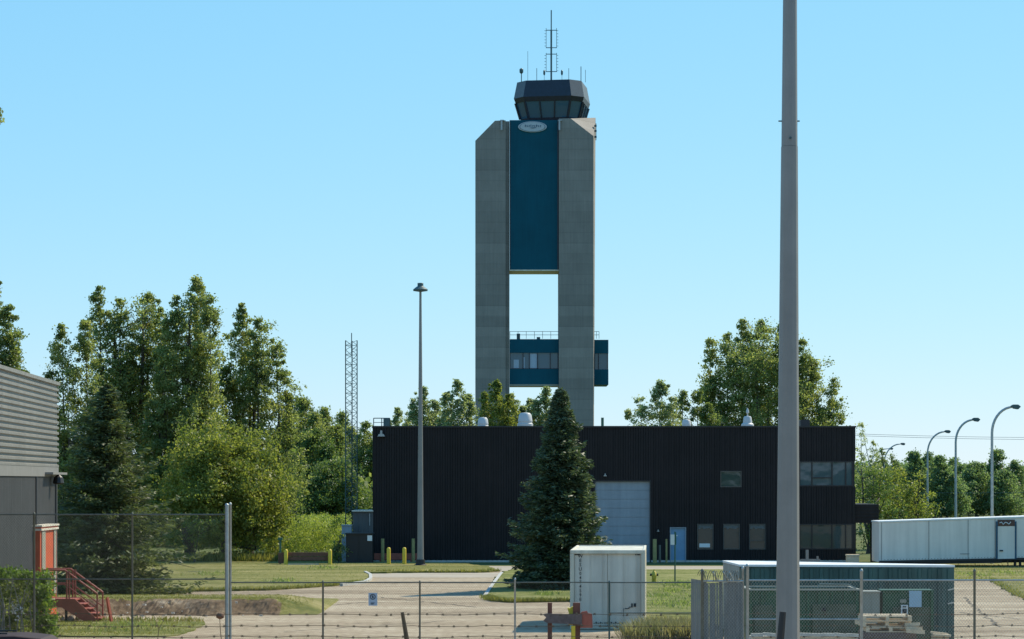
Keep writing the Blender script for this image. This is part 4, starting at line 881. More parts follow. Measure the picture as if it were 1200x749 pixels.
# pallets
YQ = 61.0
def pallet(x0, z0, label, skew=0.0):
    t = thing('wooden_pallet', label, 'pallet', (x0, YQ, z0), 'pallets stacked before the bins'); c, s = math.cos(skew), math.sin(skew)
    def pb(m, u0, u1, v0, v1, a, b):
        vs = [(x0 + u*c - v*s, YQ + u*s + v*c, z0 + z) for z in (a,b) for (u,v) in ((u0,v0),(u1,v0),(u1,v1),(u0,v1))]
        m.add(vs, [(0,3,2,1),(4,5,6,7),(0,1,5,4),(1,2,6,5),(2,3,7,6),(3,0,4,7)])
    W_ = 1.25; m = MB()
    for i in range(7): pb(m, 0, W_, i*.16, i*.16+.1, .115, .135)
    m.build('deck_board', M['palwood'], t); m = MB()
    for u in (0, W_/2-.04, W_-.09): pb(m, u, u+.09, 0, 1.06, .02, .115)
    m.build('bearer', M['palwood'], t); m = MB()
    for v in (0, .5, .96): pb(m, 0, W_, v, v+.1, 0, .02)
    m.build('bottom_board', M['palwood'], t)
zb = PZ(741, YQ); 
m = MB(); m.box(PX(1013,YQ), PX(1073,YQ), YQ+.0, YQ+1.1, 0, zb-.01); m.box(PX(1012,YQ), PX(1016,YQ), YQ-.02, YQ-.001, 0, zb-.01); m.box(PX(1070,YQ), PX(1074,YQ), YQ-.02, YQ-.001, 0, zb-.01); tag(m.build('wooden_crate', M['greywood'], loc=(PX(1043,YQ),YQ,0)), 'weathered brown crate carrying the stack of pale pallets', 'crate')
for i, (lb, sk_) in enumerate((('pale wooden pallet lowest in the stack on the brown crate', 0), ('pale wooden pallet in the middle of the stack on the brown crate', .05), ('pale wooden pallet topmost on the brown crate', -.03))):
    pallet(PX(1011 + (4 if i == 0 else 0), YQ), zb + i * .14, lb, sk_)
m = MB()
for i in range(3): m.bar((PX(1062,YQ-.2), YQ-.2+.1*i, zb+.05+.07*i), (PX(1083-3*i,YQ-.2), YQ-.3, zb+.02+.1*i), .02, .1)
tag(m.build('loose_boards', M['palwood'], loc=(PX(1072,YQ),YQ,zb)), 'loose pale boards sticking out beside the pallet stack', 'boards')
m = MB(); 
for i in range(4): m.bar((PX(1094+RNG.uniform(-2,2),62), 62+.2*i, PZ(743+RNG.uniform(-1,2),62)), (PX(1114,62), 62+.2*i, PZ(744+RNG.uniform(-1,2),62)), .12, .05)
m.box(PX(1096,62), PX(1112,62), 62, 62.6, 0, PZ(745.5,62)); tag(m.build('timber_offcuts', M['palwood'], loc=(PX(1104,62),62,0)), 'short timber offcuts piled at the right foot of the dark container', 'timber')
m = MB(); p0 = (PX(880,58), 58)
for i in range(9):
    px = 880 + i * 14; m.bar((PX(px,60), 60, PZ(744+RNG.uniform(-1,1),60)), (PX(px+14,60), 60, PZ(744+RNG.uniform(-1,1),60)), .1, .08)
m.box(PX(880,60), PX(1006,60), 60.1, 60.5, 0, PZ(746,60)); tag(m.build('stone_edging', M['stone'], loc=(PX(940,60),60,0)), 'low pale edging at the foot of the green bin', 'edging')

# trailer
YTr = 132.0; TR = thing('semi_trailer', 'long white box trailer with a narrow side door parked on the grass at the right', 'trailer', (PX(1130,YTr), YTr, 0))
tx0, tx1 = PX(1030,YTr), PX(1262,YTr)
def trz(x, py_l, py_r): f = (x - tx0) / (PX(1200,YTr) - tx0); return PZ(py_l + (py_r - py_l) * f, YTr)
def trp(m, x0, x1, y0, y1, a, b, mi=0):   # a=(left row, right row) bottom, b top
    vs = [(x0,y0,trz(x0,*a)),(x1,y0,trz(x1,*a)),(x1,y1,trz(x1,*a)),(x0,y1,trz(x0,*a)),(x0,y0,trz(x0,*b)),(x1,y0,trz(x1,*b)),(x1,y1,trz(x1,*b)),(x0,y1,trz(x0,*b))]
    m.add(vs, [(0,3,2,1),(4,5,6,7),(0,1,5,4),(1,2,6,5),(2,3,7,6),(3,0,4,7)], mi)
BT, TP = (659,655.5), (612.3,606.8)
m = MB(); trp(m, tx0, tx1, YTr, YTr+2.6, BT, TP); m.build('body', M['trailer'], TR, bevel=.02)
m = MB(); trp(m, tx0-.03, tx1+.03, YTr-.03, YTr+2.63, TP, (610.8,605.2)); m.build('roof', M['trailroof'], TR)
m = MB(); trp(m, tx0, tx1, YTr-.03, YTr-.002, (659.6,656.2), (657.2,653.6)); m.build('bottom_rail', M['trim'], TR)
m = MB()
for px in (1033, 1088.5, 1134.5, 1166): x = PX(px,YTr); trp(m, x-.012, x+.012, YTr-.02, YTr-.001, (657,653.6), TP)
trp(m, PX(1125,YTr), PX(1136,YTr), YTr-.02, YTr-.001, (649.7,649.3), (649,648.6)); m.build('panel_seam', M['greyband'], TR)
m = MB(); 
for i in range(60):
    x = tx0 + .3 + i * (tx1 - tx0 - .6) / 60; trp(m, x, x + .05, YTr-.022, YTr-.001, (656.4,652.8), (655.8,652.2))
m.build('rivet_line', M['greyband'], TR)
m = MB(); trp(m, PX(1169,YTr), PX(1189,YTr), YTr-.05, YTr-.002, (657,654.5), (618,616.7)); dr = m.build('side_door', M['trailer'], TR)
M['trblue'] = mat('dark blue frame paint', (.015,.07,.12), .5, .2, 4)
m = MB(); trp(m, PX(1167,YTr), PX(1169,YTr), YTr-.07, YTr-.002, (657,654.5), (612,611)); trp(m, PX(1189,YTr), PX(1191,YTr), YTr-.07, YTr-.002, (657,655), (612,611)); m.build('door_frame', M['trblue'], dr)
M['panelbr'] = mat('brown header panel', (.10,.05,.035), .7, .3, 6)
m = MB(); trp(m, PX(1169,YTr), PX(1189,YTr), YTr-.06, YTr-.002, (617,616.3), (610,609)); hd = m.build('header_panel', M['panelbr'], TR)
m = MB(); zc_ = PZ(613,YTr); pts = [(PX(1171+i*2.2,YTr), YTr-.08, zc_ + .07*math.sin(i*2.3)) for i in range(7)]
m.tube(pts, .025, 5); m.build('painted_scrawl', M['signwhite'], hd)
m = MB(); m.box(PX(1171,YTr), PX(1175,YTr), YTr-.1, YTr-.051, PZ(646,YTr), PZ(644.5,YTr)); m.build('handle', M['ink'], dr)
m = MB(); trp(m, tx0+.3, tx1-.2, YTr+.5, YTr+2.1, (662.5,659.5), (659,655.6)); m.build('chassis', M['black'], TR)
m = MB(); trp(m, tx0+.1, PX(1174,YTr), YTr+.05, YTr+.12, (662,659.5), (659.3,655.8)); m.build('side_skirt', M['black'], TR)
for px in (1191, 1197):
    m = MB(); m.box(PX(px,YTr)-.06, PX(px,YTr)+.06, YTr+.3, YTr+.42, .05, PZ(656,YTr)); m.box(PX(px,YTr)-.14, PX(px,YTr)+.14, YTr+.2, YTr+.5, 0.06, .1); m.build('landing_leg', M['black'], TR)
m = MB(); m.tube([(PX(1181,YTr),YTr+.1,PZ(657,YTr)),(PX(1182,YTr),YTr+.1,PZ(663.5,YTr)),(PX(1190,YTr),YTr+.1,PZ(664,YTr)),(PX(1191,YTr),YTr+.1,PZ(660,YTr))], .03, 6); m.build('step', M['rust'], TR)
for xx in (tx1-.9, tx1-2.1, tx0+1.2):
    for yy in (YTr+.25, YTr+1.9):
        m = MB(); m.tube([(xx,yy,.34),(xx,yy+.35,.34)], .33, 22); wh = m.build('wheel', M['rubber'], TR, smooth=40); m = MB(); m.tube([(xx,yy-.02,.34),(xx,yy,.34)], .17, 14); m.build('rim', M['galv'], wh)

# hydrant, small sign, no-entry sign
YH = GY(686); x = PX(766.5,YH); t = thing('fire_hydrant', 'yellow fire hydrant standing on the grass right of the cream container', 'hydrant', (x, YH, 0)); hh = PZ(667.5,YH); u = hh/ .75
m = MB(); m.lathe((x,YH,0), [(.17*u,0),(.17*u,.06),(.115*u,.08),(.11*u,.42*u),(.135*u,.44*u),(.135*u,.5*u),(.12*u,.52*u),(.10*u,.62*u),(.04*u,.68*u),(.035*u,.75*u)], 14); m.build('barrel', M['hydrant'], t, smooth=40)
for sg_ in (-1,1): m = MB(); m.tube([(x,YH,.50*u),(x+sg_*.2*u,YH,.50*u)], .06*u, 10); m.build('outlet_cap', M['black'], t)
m = MB(); m.tube([(x,YH,.38*u),(x,YH-.19*u,.38*u)], .075*u, 10); m.build('outlet_cap', M['hydrant'], t)
YS = GY(686.5); x = PX(791,YS); t = thing('sign_post', 'thin dark post with a small pale sign in front of the blue door', 'sign', (x, YS, 0))
m = MB(); m.tube([(x,YS,0),(x,YS,PZ(623,YS))], .035, 8); m.build('post', M['green'], t); m = MB(); m.box(PX(785.8,YS), PX(790.4,YS), YS-.03, YS-.01, PZ(638.5,YS), PZ(626.5,YS)); m.box(PX(791,YS), PX(792.5,YS), YS-.03, YS-.01, PZ(638.5,YS), PZ(624,YS), 1); m.build('sign_plate', [M['signwhite'], M['green']], t)

# high mast light
YL = GY(664.5); x = PX(492.7,YL); t = thing('high_mast_light', 'tall slim light mast with a saucer shaped lamp head before the dark building', 'light mast', (x, YL, 0)); zt = PZ(341,YL)
m = MB(); m.tube([(x,YL,0),(x,YL,zt*.3),(x,YL,zt)], [.195,.155,.065], 12); m.build('pole', M['polegrey'], t)
m = MB(); m.lathe((x,YL,0), [(.36,0),(.36,.12),(.27,.16),(.26,.42)], 12); m.build('base', M['black'], t)
s_ = YL/F; m = MB(); m.lathe((x,YL,zt), [(2*s_,-.05),(8.5*s_,.0),(8.7*s_,.08),(5*s_,.22),(3.6*s_,.26),(3.5*s_,.27),(3.5*s_,.42),(3.2*s_,.44)], 22); m.build('lamp_head', M['mast'], t, smooth=35)
# big foreground pole
YF = 38.0; x = PX(925,YF); t = thing('steel_pole', 'massive grey tapered steel pole rising through the whole picture in the foreground', 'pole', (PX(924.5,YF), YF, 0)); s_ = YF/F
def fr(py): return (8.6 + (14.2 - 8.6) * (py / 749.0)) * s_
def fx(py): return PX(925.7 - 2.6 * (py / 749.0), YF)
m = MB(); P_ = [(fx(916), YF, 0), (fx(172), YF, PZ(172,YF))]; m.tube(P_, [fr(916), fr(172)], 12); lo = m.build('shaft', M['polegrey'], t)
m = MB(); m.tube([(fx(172), YF, PZ(172,YF)+.004), (fx(-600), YF, PZ(-600,YF))], [fr(172)*.965, fr(-600)*.9], 12); m.build('upper_shaft', M['polegrey'], t)
m = MB(); m.tube([(fx(916), YF, 0), (fx(916), YF, .05)], .42, 16); m.build('base_plate', M['polegrey'], t)
m = MB(); zb_ = PZ(142,YF); m.tube([(fx(142)-fr(142)-.045,YF,zb_),(fx(142)-fr(142)+.02,YF,zb_)], .012, 6); m.tube([(fx(142)+fr(142)-.02,YF,zb_),(fx(142)+fr(142)+.03,YF,zb_)], .012, 6); m.tube([(fx(162),YF-fr(162)-.01,PZ(163,YF)),(fx(162),YF-fr(162)+.03,PZ(163,YF))], .02, 8); m.build('bolt', M['mast'], t)
m = MB(); m.lathe((fx(-600),YF,PZ(-600,YF)), [(.1,-.05),(.55,0),(.57,.08),(.3,.2),(.2,.4)], 20); m.build('lamp_head', M['mast'], t)

# ------------------------------------------------------------------ fences
def clip_line(p, d, x0, x1, z0, z1):
    t0, t1 = -1e9, 1e9
    for (pp_, dd_, lo_, hi_) in ((p[0], d[0], x0, x1), (p[1], d[1], z0, z1)):
        a, b = (lo_ - pp_) / dd_, (hi_ - pp_) / dd_
        if a > b: a, b = b, a
        t0, t1 = max(t0, a), min(t1, b)
    return (t0, t1) if t1 > t0 + .01 else None
def chain_link(P0, P1, z0, z1, pitch=.0707, r=.0022, parent=None, mt='wire'):
    P0 = Vector(P0); P1 = Vector(P1); L = (P1 - P0).length; d = (P1 - P0).normalized(); V = []; Fc = []
    ang_ = .9
    for sg_ in (1, -1):
        dx, dz = math.cos(ang_), math.sin(ang_) * sg_; span = (z1 - z0) / abs(math.tan(ang_))
        q = -span
        while q < L + span:
            c = clip_line((q, z0 if sg_ > 0 else z1), (dx, dz), 0, L, z0, z1)
            if c:
                a = (q + dx*c[0], (z0 if sg_ > 0 else z1) + dz*c[0]); b = (q + dx*c[1], (z0 if sg_ > 0 else z1) + dz*c[1]); bb = len(V)
                off_ = r * sg_
                for (u, z) in (a, b):
                    for k_ in range(3):
                        an = k_ * 2.094; ou, oy = r * math.cos(an), r * math.sin(an) + off_
                        V.append((P0.x + d.x*(u + ou*dz) - d.y*oy, P0.y + d.y*(u + ou*dz) + d.x*oy, z - ou*dx))
                for k_ in range(3): Fc.append((bb+k_, bb+(k_+1)%3, bb+3+(k_+1)%3, bb+3+k_))
            q += pitch
    m = MB(); m.v = V; m.f = Fc; m.m = [0]*len(Fc); return m.build('mesh', M[mt], parent, fix=False)
def post(parent, x, Y, z, r, mt='galv', cap=True, name='post'):
    m = MB(); m.lathe((x, Y, 0), [(r,0),(r,z-.04),(r*1.15,z-.035),(r*1.1,z-.01),(r*.6,z+.02),(.01,z+.03)] if cap else [(r,0),(r,z)], 10); return m.build(name, M[mt], parent, smooth=50)
def rail(parent, x0, x1, Y, z, r=.021, mt='galvold', Y1=None, sag=0):
    m = MB(); Y1 = Y if Y1 is None else Y1; n = 12; m.tube([(x0 + (x1-x0)*i/n, Y + (Y1-Y)*i/n, z + sag*math.sin(i*1.7)) for i in range(n+1)], r, 6); return m.build('rail', M[mt], parent)
YF1 = 70.0
FT = thing('tall_chain_link_fence', 'tall chain link fence with top and middle rails in front of the warehouse and stairs', 'fence', (PX(130,YF1), YF1, 0))
for px in (-75, 40, 155): post(FT, PX(px,YF1), YF1, PZ(601.5,YF1), .034 if px != 155 else .03, 'galvold')
post(FT, PX(266,YF1), YF1-.04, PZ(591,YF1), .055, 'galv'); post(FT, PX(269.6,YF1), YF1+.06, PZ(590,YF1), .04, 'galv')
rail(FT, PX(-75,YF1), PX(266,YF1), YF1, PZ(603,YF1), .024); rail(FT, PX(-75,YF1), PX(266,YF1), YF1, PZ(678.8,YF1), .022)
chain_link((PX(-75,YF1), YF1+.03), (PX(264,YF1), YF1+.03), .05, PZ(603,YF1), r=.0021, parent=FT)
FL = thing('low_chain_link_fence', 'low chain link fence with slim olive posts across the front of the gravel lot', 'fence', (PX(540,YF1), YF1, 0))
for px, mt, rr in ((378.5,'galvold',.03),(492,'galvold',.028),(603.5,'galv',.03),(714,'mast',.03)): post(FL, PX(px,YF1), YF1, PZ(683,YF1)+(.04 if px != 603.5 else .12), rr, mt)
rail(FL, PX(271,YF1), PX(822,YF1), YF1, PZ(682.6,YF1), .021, sag=.004); rail(FL, PX(714,YF1), PX(822,YF1), YF1, PZ(718.5,YF1), .021)
chain_link((PX(271,YF1), YF1+.03), (PX(822,YF1), YF1+.03), .05, PZ(683,YF1), r=.0016, parent=FL)
sg = thing('fence_sign', 'small grey notice with a round symbol hung on the low chain link fence', 'sign', (PX(437,YF1), YF1-.06, PZ(703,YF1)))
m = MB(); m.box(PX(432,YF1), PX(442.3,YF1), YF1-.065, YF1-.06, PZ(709.7,YF1), PZ(694.7,YF1)); m.build('plate', M['signgrey'], sg)
m = MB(); c_ = (PX(437,YF1), PZ(699.3,YF1)); ro, ri_ = .083, .060
for i in range(24):
    a, b = 2*math.pi*i/24, 2*math.pi*(i+1)/24; m.add([(c_[0]+ro*math.cos(a),YF1-.069,c_[1]+ro*math.sin(a)),(c_[0]+ro*math.cos(b),YF1-.069,c_[1]+ro*math.sin(b)),(c_[0]+ri_*math.cos(b),YF1-.069,c_[1]+ri_*math.sin(b)),(c_[0]+ri_*math.cos(a),YF1-.069,c_[1]+ri_*math.sin(a))], [(0,1,2,3)])
m.box(c_[0]-.02, c_[0]+.02, YF1-.07, YF1-.066, c_[1]-.035, c_[1]+.035); m.bar((c_[0]-.05,YF1-.071,c_[1]+.05),(c_[0]+.05,YF1-.071,c_[1]-.05),.003,.02,up=(0,1,0))
for i in range(3): m.box(c_[0]-.06, c_[0]+.06-.02*i, YF1-.07, YF1-.066, PZ(706.5,YF1)+.0-i*.022, PZ(706.5,YF1)+.012-i*.022)
m.build('symbol', M['ink'], sg, fix=False)
# slatted corner
YG = 56.0
FS = thing('slatted_fence_panel', 'short chain link panel filled with vertical grey privacy slats and topped with coiled wire', 'fence panel', (PX(847,YG), YG, 0))
zt = PZ(681,YG); xa_, xb_ = PX(822.5,YG), PX(871,YG); m = MB(); n = 17
for i in range(n):
    u0 = xa_ + (xb_-xa_)*i/n; u1 = xa_ + (xb_-xa_)*(i+1.0)/n; l = RNG.normal()*.012; dz_ = RNG.uniform(0,.05)
    m.add([(u0,YG,.05),(u1,YG+.003,.05),(u1+l,YG+.012,zt-dz_),(u0+l,YG,zt-dz_)], [(0,1,2,3)])
for i in range(6):
    u0 = PX(822.5,YG) - .035*i*.9; m.add([(u0,YG+.15*i,.25),(u0-.03,YG+.15*i+.13,.25),(u0-.03,YG+.15*i+.13,zt+.02),(u0,YG+.15*i,zt+.02)], [(0,1,2,3)])
m.build('slats', M['slat'], FS, fix=False)
chain_link((xa_, YG-.02), (xb_, YG-.02), .05, zt, r=.0026, parent=FS, mt='galv')
rail(FS, xa_, xb_, YG-.01, zt, .024, 'galv'); post(FS, PX(823,YG), YG, PZ(668,YG), .035, 'galvold'); post(FS, PX(870.8,YG), YG+.05, PZ(665,YG), .032, 'galv'); post(FS, PX(875.8,YG), YG, PZ(662,YG), .04, 'galv')
m = MB(); pts = []
for i in range(150):
    a = i / 150 * 2*math.pi*8; u_ = PX(818,YG) + (PX(868,YG)-PX(818,YG))*i/150; pts.append((u_ + .03*math.sin(a*.5), YG + .13*math.cos(a), zt + .13 + .115*math.sin(a)))
m.tube(pts, .009, 4); m.tube([(p[0]+.05, p[1]+.05, p[2]-.01) for p in pts[::-1]], .008, 4); m.build('coiled_wire', M['galvold'], FS)
m = MB()
for px in (841, 853, 860): m.bar((PX(px,YG), YG, zt), (PX(px-6,YG), YG-.2, zt+.22), .02, .03)
m.build('outrigger', M['galv'], FS)
FR = thing('right_chain_link_fence', 'wide mesh chain link fence in front of the bins and the concrete yard', 'fence', (PX(1040,YG), YG, 0))
zr_ = PZ(680,YG)
for px, top, mt in ((1009.5,668,'galv'),(1142,668,'galvold'),(1275,668,'galv')): post(FR, PX(px,YG), YG, PZ(top,YG), .03 if px > 1100 else .036, mt)
rail(FR, PX(876,YG), PX(1280,YG), YG, zr_, .022, 'galv'); rail(FR, PX(876,YG), PX(1008,YG), YG, PZ(725.8,YG), .018, 'galv')
chain_link((PX(877,YG), YG+.03), (PX(1280,YG), YG+.03), .05, zr_, pitch=.0707, r=.0030, parent=FR, mt='galv')
# barbed wire fence in front
YW = 60.0; BW = thing('barbed_wire_fence', 'old rusty barbed wire strands stretched across the foreground on leaning dark posts', 'fence', (PX(480,YW), YW, 0))
for zi, py in enumerate((720.2, 733.8, 746.3)):
    m = MB(); xs = np.linspace(PX(-30,YW), PX(1240,YW), 90); zz = [PZ(py,YW) + .012*math.sin(i*.9+zi) + .01*math.sin(i*.31) + .006*RNG.normal() for i in range(90)]
    m.tube([(xx, YW, z_) for xx, z_ in zip(xs, zz)], .0085, 4)
    q = 0
    while q < 89:
        i = int(q); f_ = q - i; xx = xs[i]*(1-f_) + xs[i+1]*f_; z_ = zz[i]*(1-f_)+zz[i+1]*f_
        m.bar((xx-.025,YW-.012,z_-.022),(xx+.02,YW+.012,z_+.026),.016,.016); m.bar((xx+.025,YW-.012,z_-.022),(xx-.02,YW+.012,z_+.026),.016,.016); q += 1.35 + .12*RNG.normal()
    m.build('barbed_strand', M['rust'], BW, fix=False)
for (a, b, w_) in (((471.5,717.5),(480.5,760),.075),((917.5,717),(912,762),.07)):
    m = MB(); Yp = YW+.1 if a[0] < 600 else 36.5; k_ = Yp/F; m.tube([(PX(a[0],Yp),Yp,PZ(a[1],Yp)),(PX(b[0],Yp),Yp,PZ(b[1],Yp)-.25)], [w_*.6 if Yp > 50 else .05, w_ if Yp > 50 else .065], 7)
    if Yp > 50: m.tube([(PX(b[0],Yp),Yp,PZ(b[1],Yp)-.25),(PX(b[0]+14,Yp),Yp,0)], w_, 7); m.build('fence_post', M['rust'], BW)
    else: m.tube([(PX(b[0],Yp),Yp,PZ(b[1],Yp)-.25),(PX(b[0]-1,Yp),Yp,0)], .065, 7); tag(m.build('wooden_stake', M['trim'], loc=(PX(b[0],Yp),Yp,0)), 'dark leaning stake standing against the massive grey pole', 'stake')
# timber post and rail with yellow pipe
YK = 66.0
def kx(px): return PX(px, YK)
def kz(py): return PZ(py, YK)
K = thing('timber_sign_frame', 'red brown timber posts with a notched plank and red board beside the cream container', 'wooden frame', (kx(660), YK, 0))
for a, b, top in ((641.8,647,706.5),(671.5,680,706.5)): m = MB(); m.box(kx(a), kx(b), YK, YK+.13, 0, kz(top)); m.build('post', M['wood'], K, bevel=.01)
m = MB(); m.prism([(kx(640),kz(719)),(kx(636),kz(720)),(kx(640),kz(723.5)),(kx(636.5),kz(727.5)),(kx(641),kz(730)),(kx(682),kz(732)),(kx(682),kz(720))], YK-.09, YK-.001); m.build('plank', M['greywood'], K)
m = MB(); m.prism([(kx(680),kz(735.8)),(kx(680),kz(719)),(kx(682),kz(716.8)),(kx(688),kz(716)),(kx(689),kz(718.5)),(kx(694),kz(719.5)),(kx(694.5),kz(735.8))], YK-.04, YK+.06); m.build('board', M['redsteel'], K)
yp = thing('yellow_standpipe', 'yellow standpipe with an angular cap fixed among the red brown timber posts', 'standpipe', (kx(669), YK+.25, 0))
m = MB(); m.tube([(kx(671.5),YK-.2,0),(kx(671.5),YK-.2,kz(733))], .06, 10); m.tube([(kx(670.5),YK+.22,kz(733)),(kx(670.5),YK+.22,kz(720))], .07, 10); m.build('pipe', M['yellow'], yp)
m = MB(); m.prism([(kx(667),kz(720)),(kx(665),kz(712.5)),(kx(668),kz(713.2)),(kx(671),kz(711)),(kx(674),kz(713)),(kx(674),kz(720))], YK+.12, YK+.3); m.build('cap', M['yellow'], yp, bevel=.01)

# ------------------------------------------------------------------ street lamps and wires
lamps = ((1162.5,1194,477,136.5,'nearest and tallest curved street lamp above the trailer, rightmost of the row'),(1120,1147,492,164,'curved street lamp above the trailer, second from the right end of the row'),(1087,1113,506,204,'curved street lamp, third from the right end, over the middle of the trailer'),(1036,1060,520.5,268,'distant curved street lamp above the yellowish trees'),(1018,1046,526,300,'farthest curved street lamp half hidden by the small tree'))
for px, pe, py, Y, lb in lamps:
    t = thing('street_lamp', lb, 'street lamp', (PX(px,Y), Y, 0), 'curved street lamps along the road'); x0 = PX(px,Y); x1 = PX(pe,Y); zt = PZ(py,Y); rr = (x1-x0)*.78
    m = MB(); pts = [(x0,Y,0),(x0,Y,zt-rr*1.25)]; 
    for i in range(1, 10): a = math.pi/2*i/9; pts.append((x0 + rr*(1-math.cos(a)), Y, zt - rr*1.25 + rr*1.25*math.sin(a)))
    pts.append((x1-.25, Y, zt+.02)); m.tube(pts, [.10] + [.075]*(len(pts)-3) + [.05,.045], 8); m.build('pole', M['galv'], t, smooth=50)
    m = MB(); m.prism([(x1-.5,zt+.04),(x1-.35,zt+.14),(x1-.05,zt+.14),(x1+.1,zt+.02),(x1-.05,zt-.14),(x1-.3,zt-.1)], Y-.14, Y+.14); m.build('lamp_head', M['mast'], t, bevel=.03)
m = MB()
for k_, (py0, py1) in enumerate(((508.5,513),(510.5,515.5))):
    m.tube([(PX(1000 + 270*i/16, 300), 300, PZ(py0 + (py1-py0)*i/16 + 1.2*math.sin(math.pi*i/16), 300)) for i in range(17)], .028, 4)
tag(m.build('overhead_cable', M['mast'], loc=(PX(1100,300),300,20)), 'pair of thin overhead cables crossing the sky behind the street lamps', 'cable')
m = MB(); m.tube([(PX(1000 + 270*i/16, 200), 200, PZ(577 + .6*math.sin(math.pi*i/16), 200)) for i in range(17)], .022, 4)
tag(m.build('overhead_cable', M['mast'], loc=(PX(1100,200),200,5)), 'single low cable strung in front of the distant treeline behind the trailer', 'cable')

# ------------------------------------------------------------------ trees
gl = 'poplars left of the dark building'
tree('poplar_tree', 'poplar at the very left edge showing above the grey warehouse', 150, [('s',-12,325,620,26),('s',8,352,620,20),('s',-35,380,620,26),('s',30,432,640,18)], .20, 'poplard', gl, trunk_px=-10)
tree('poplar_tree', 'shorter poplar just right of the warehouse roof edge', 147, [('s',72,376,640,19),('s',98,366,630,19),('s',58,432,650,14),('s',110,450,640,22),('s',75,500,660,20),('e',85,560,26,80)], .19, 'poplar', gl, trunk_px=90)
tree('poplar_tree', 'broad poplar with three tops left of the tallest one', 153, [('s',119,334,560,16),('s',142,345,560,18),('s',170,335,560,20),('s',188,358,540,14),('s',155,420,600,34),('e',150,560,45,60),('e',140,450,34,60),('e',172,430,26,60),('e',135,392,24,34),('e',168,384,24,34)], .20, 'poplar', gl, trunk_px=160, trunk_r=.32)
tree('poplar_tree', 'tallest poplar of the grove with the highest pointed top', 150, [('s',229,320,600,21),('s',206,345,580,16),('s',248,345,600,17),('s',225,420,610,34),('s',190,440,640,22),('e',220,560,50,60),('e',222,430,34,60),('e',222,380,28,36),('s',196,372,600,16)], .20, 'poplar', gl, trunk_px=222, trunk_r=.34)
tree('poplar_tree', 'poplar on the grove slope descending toward the lattice mast', 155, [('s',283,352,600,19),('s',303,372,600,19),('s',324,402,600,19),('s',265,420,620,24),('s',336,455,600,14),('e',300,560,45,60),('e',292,450,34,60),('e',300,415,30,34)], .20, 'poplar', gl, trunk_px=292, trunk_r=.3)
g2 = 'smaller trees behind the lattice mast'
for i, (px, tp, w_, Y, mt) in enumerate(((352,462,22,185,'poplar'),(381,476,18,205,'poplard'),(401,480,15,215,'poplar'),(428,492,14,200,'poplard'),(366,500,24,180,'bushg'),(392,535,26,172,'bushg'))):
    lb = ('mid height tree right of the poplar grove','darker tree behind the lattice mast foot on its left','tree seen through the lattice mast','small dark tree between lattice mast and dark building','bright green rounded tree below the grove slope','pale green shrubby tree behind the yellow weeds')[i]
    tree('broadleaf_tree', lb, Y, [('s',px,tp,625,w_),('s',px-w_*.8,tp+22,640,w_*.8),('s',px+w_*.8,tp+18,640,w_*.8),('e',px,590,w_*1.4,45)], .22, mt, g2, cr=.75, per=80, dens=.9)
tree('maple_tree', 'round yellow green maple at the lawn edge in front of the poplars', 143, [('e',262,570,70,66),('e',225,575,40,50),('e',310,580,36,48),('e',262,530,48,34),('e',300,620,36,34)], .21, 'yellowbush', None, cr=.6, dens=1.0, trunk_px=262, per=95, trunk_r=.2)
tree('shrub', 'low yellow green shrub under the maple beside the big spruce', 138, [('e',232,618,24,16),('e',215,626,20,16)], .16, 'bushg', None, cr=.4, trunk_px=228, trunk_r=.06, cat='shrub')
tree('shrub', 'bright shrub between the maple and the yellow weeds', 167, [('e',330,600,20,34),('e',345,580,22,22),('e',318,640,22,14)], .16, 'bushg', None, cr=.45, trunk_px=335, trunk_r=.07, cat='shrub')
tree('shrub', 'silvery green shrub behind the yellow weeds near the mast foot', 180, [('e',365,588,28,16),('e',388,592,20,16)], .18, 'birch', None, cr=.45, trunk_px=370, trunk_r=.06, cat='shrub')
tree('shrub', 'dark shrub in front of the pale blue grey housing', 137.5, [('e',397,640,9,17),('e',392,650,12,9)], .13, 'poplard', None, cr=.3, trunk_px=397, trunk_r=.04, cat='shrub')
wp = pts_in([(PX(308,150),150),(PX(403,150),150),(PX(414,172),172),(PX(308,172),172)], 2600)
C = np.column_stack([wp, RNG.uniform(.05, 1.0, 2600) ** .75 * (2.3 + .12 * np.sin(wp[:,0]*2.7) + .14 * np.sin(wp[:,0]*5.1 + wp[:,1]))]); P, A, B_ = leafcloud(C, np.full(2600, .26), 26, .10)
P[:,2] = np.maximum(P[:,2], .05); tag(quads('tall_weeds', P, A, B_, M['weedy'], loc=(PX(360,150),150,0)), 'dense tall yellow flowering weeds behind the timber barrier', 'weeds', kind='stuff')
wq = pts_in([(PX(-60,139.6),139.6),(PX(402,139.6),139.6),(PX(402,143),143),(PX(-60,143),143)], 14000)
blades('long_grass', 'longer dry grass at the far edge of the lawn', np.column_stack([wq, np.zeros(len(wq))]), .42, .07, M['grassb'], 'grass', 'stuff', lean=.3)
conifer('spruce_tree', 'large dark ragged spruce standing behind the tall chain link fence', 126, 697, 452, 74, 'sprucedk', Y=101, nb=700, rag=.55)
conifer('spruce_tree', 'dense conical spruce in front of the dark building beside the garage door', 657, 690, 458, 53, 'spruce', Y=104.5, nb=1400, rag=.3, zlow=.12)
g3 = 'trees behind the roof of the dark building'
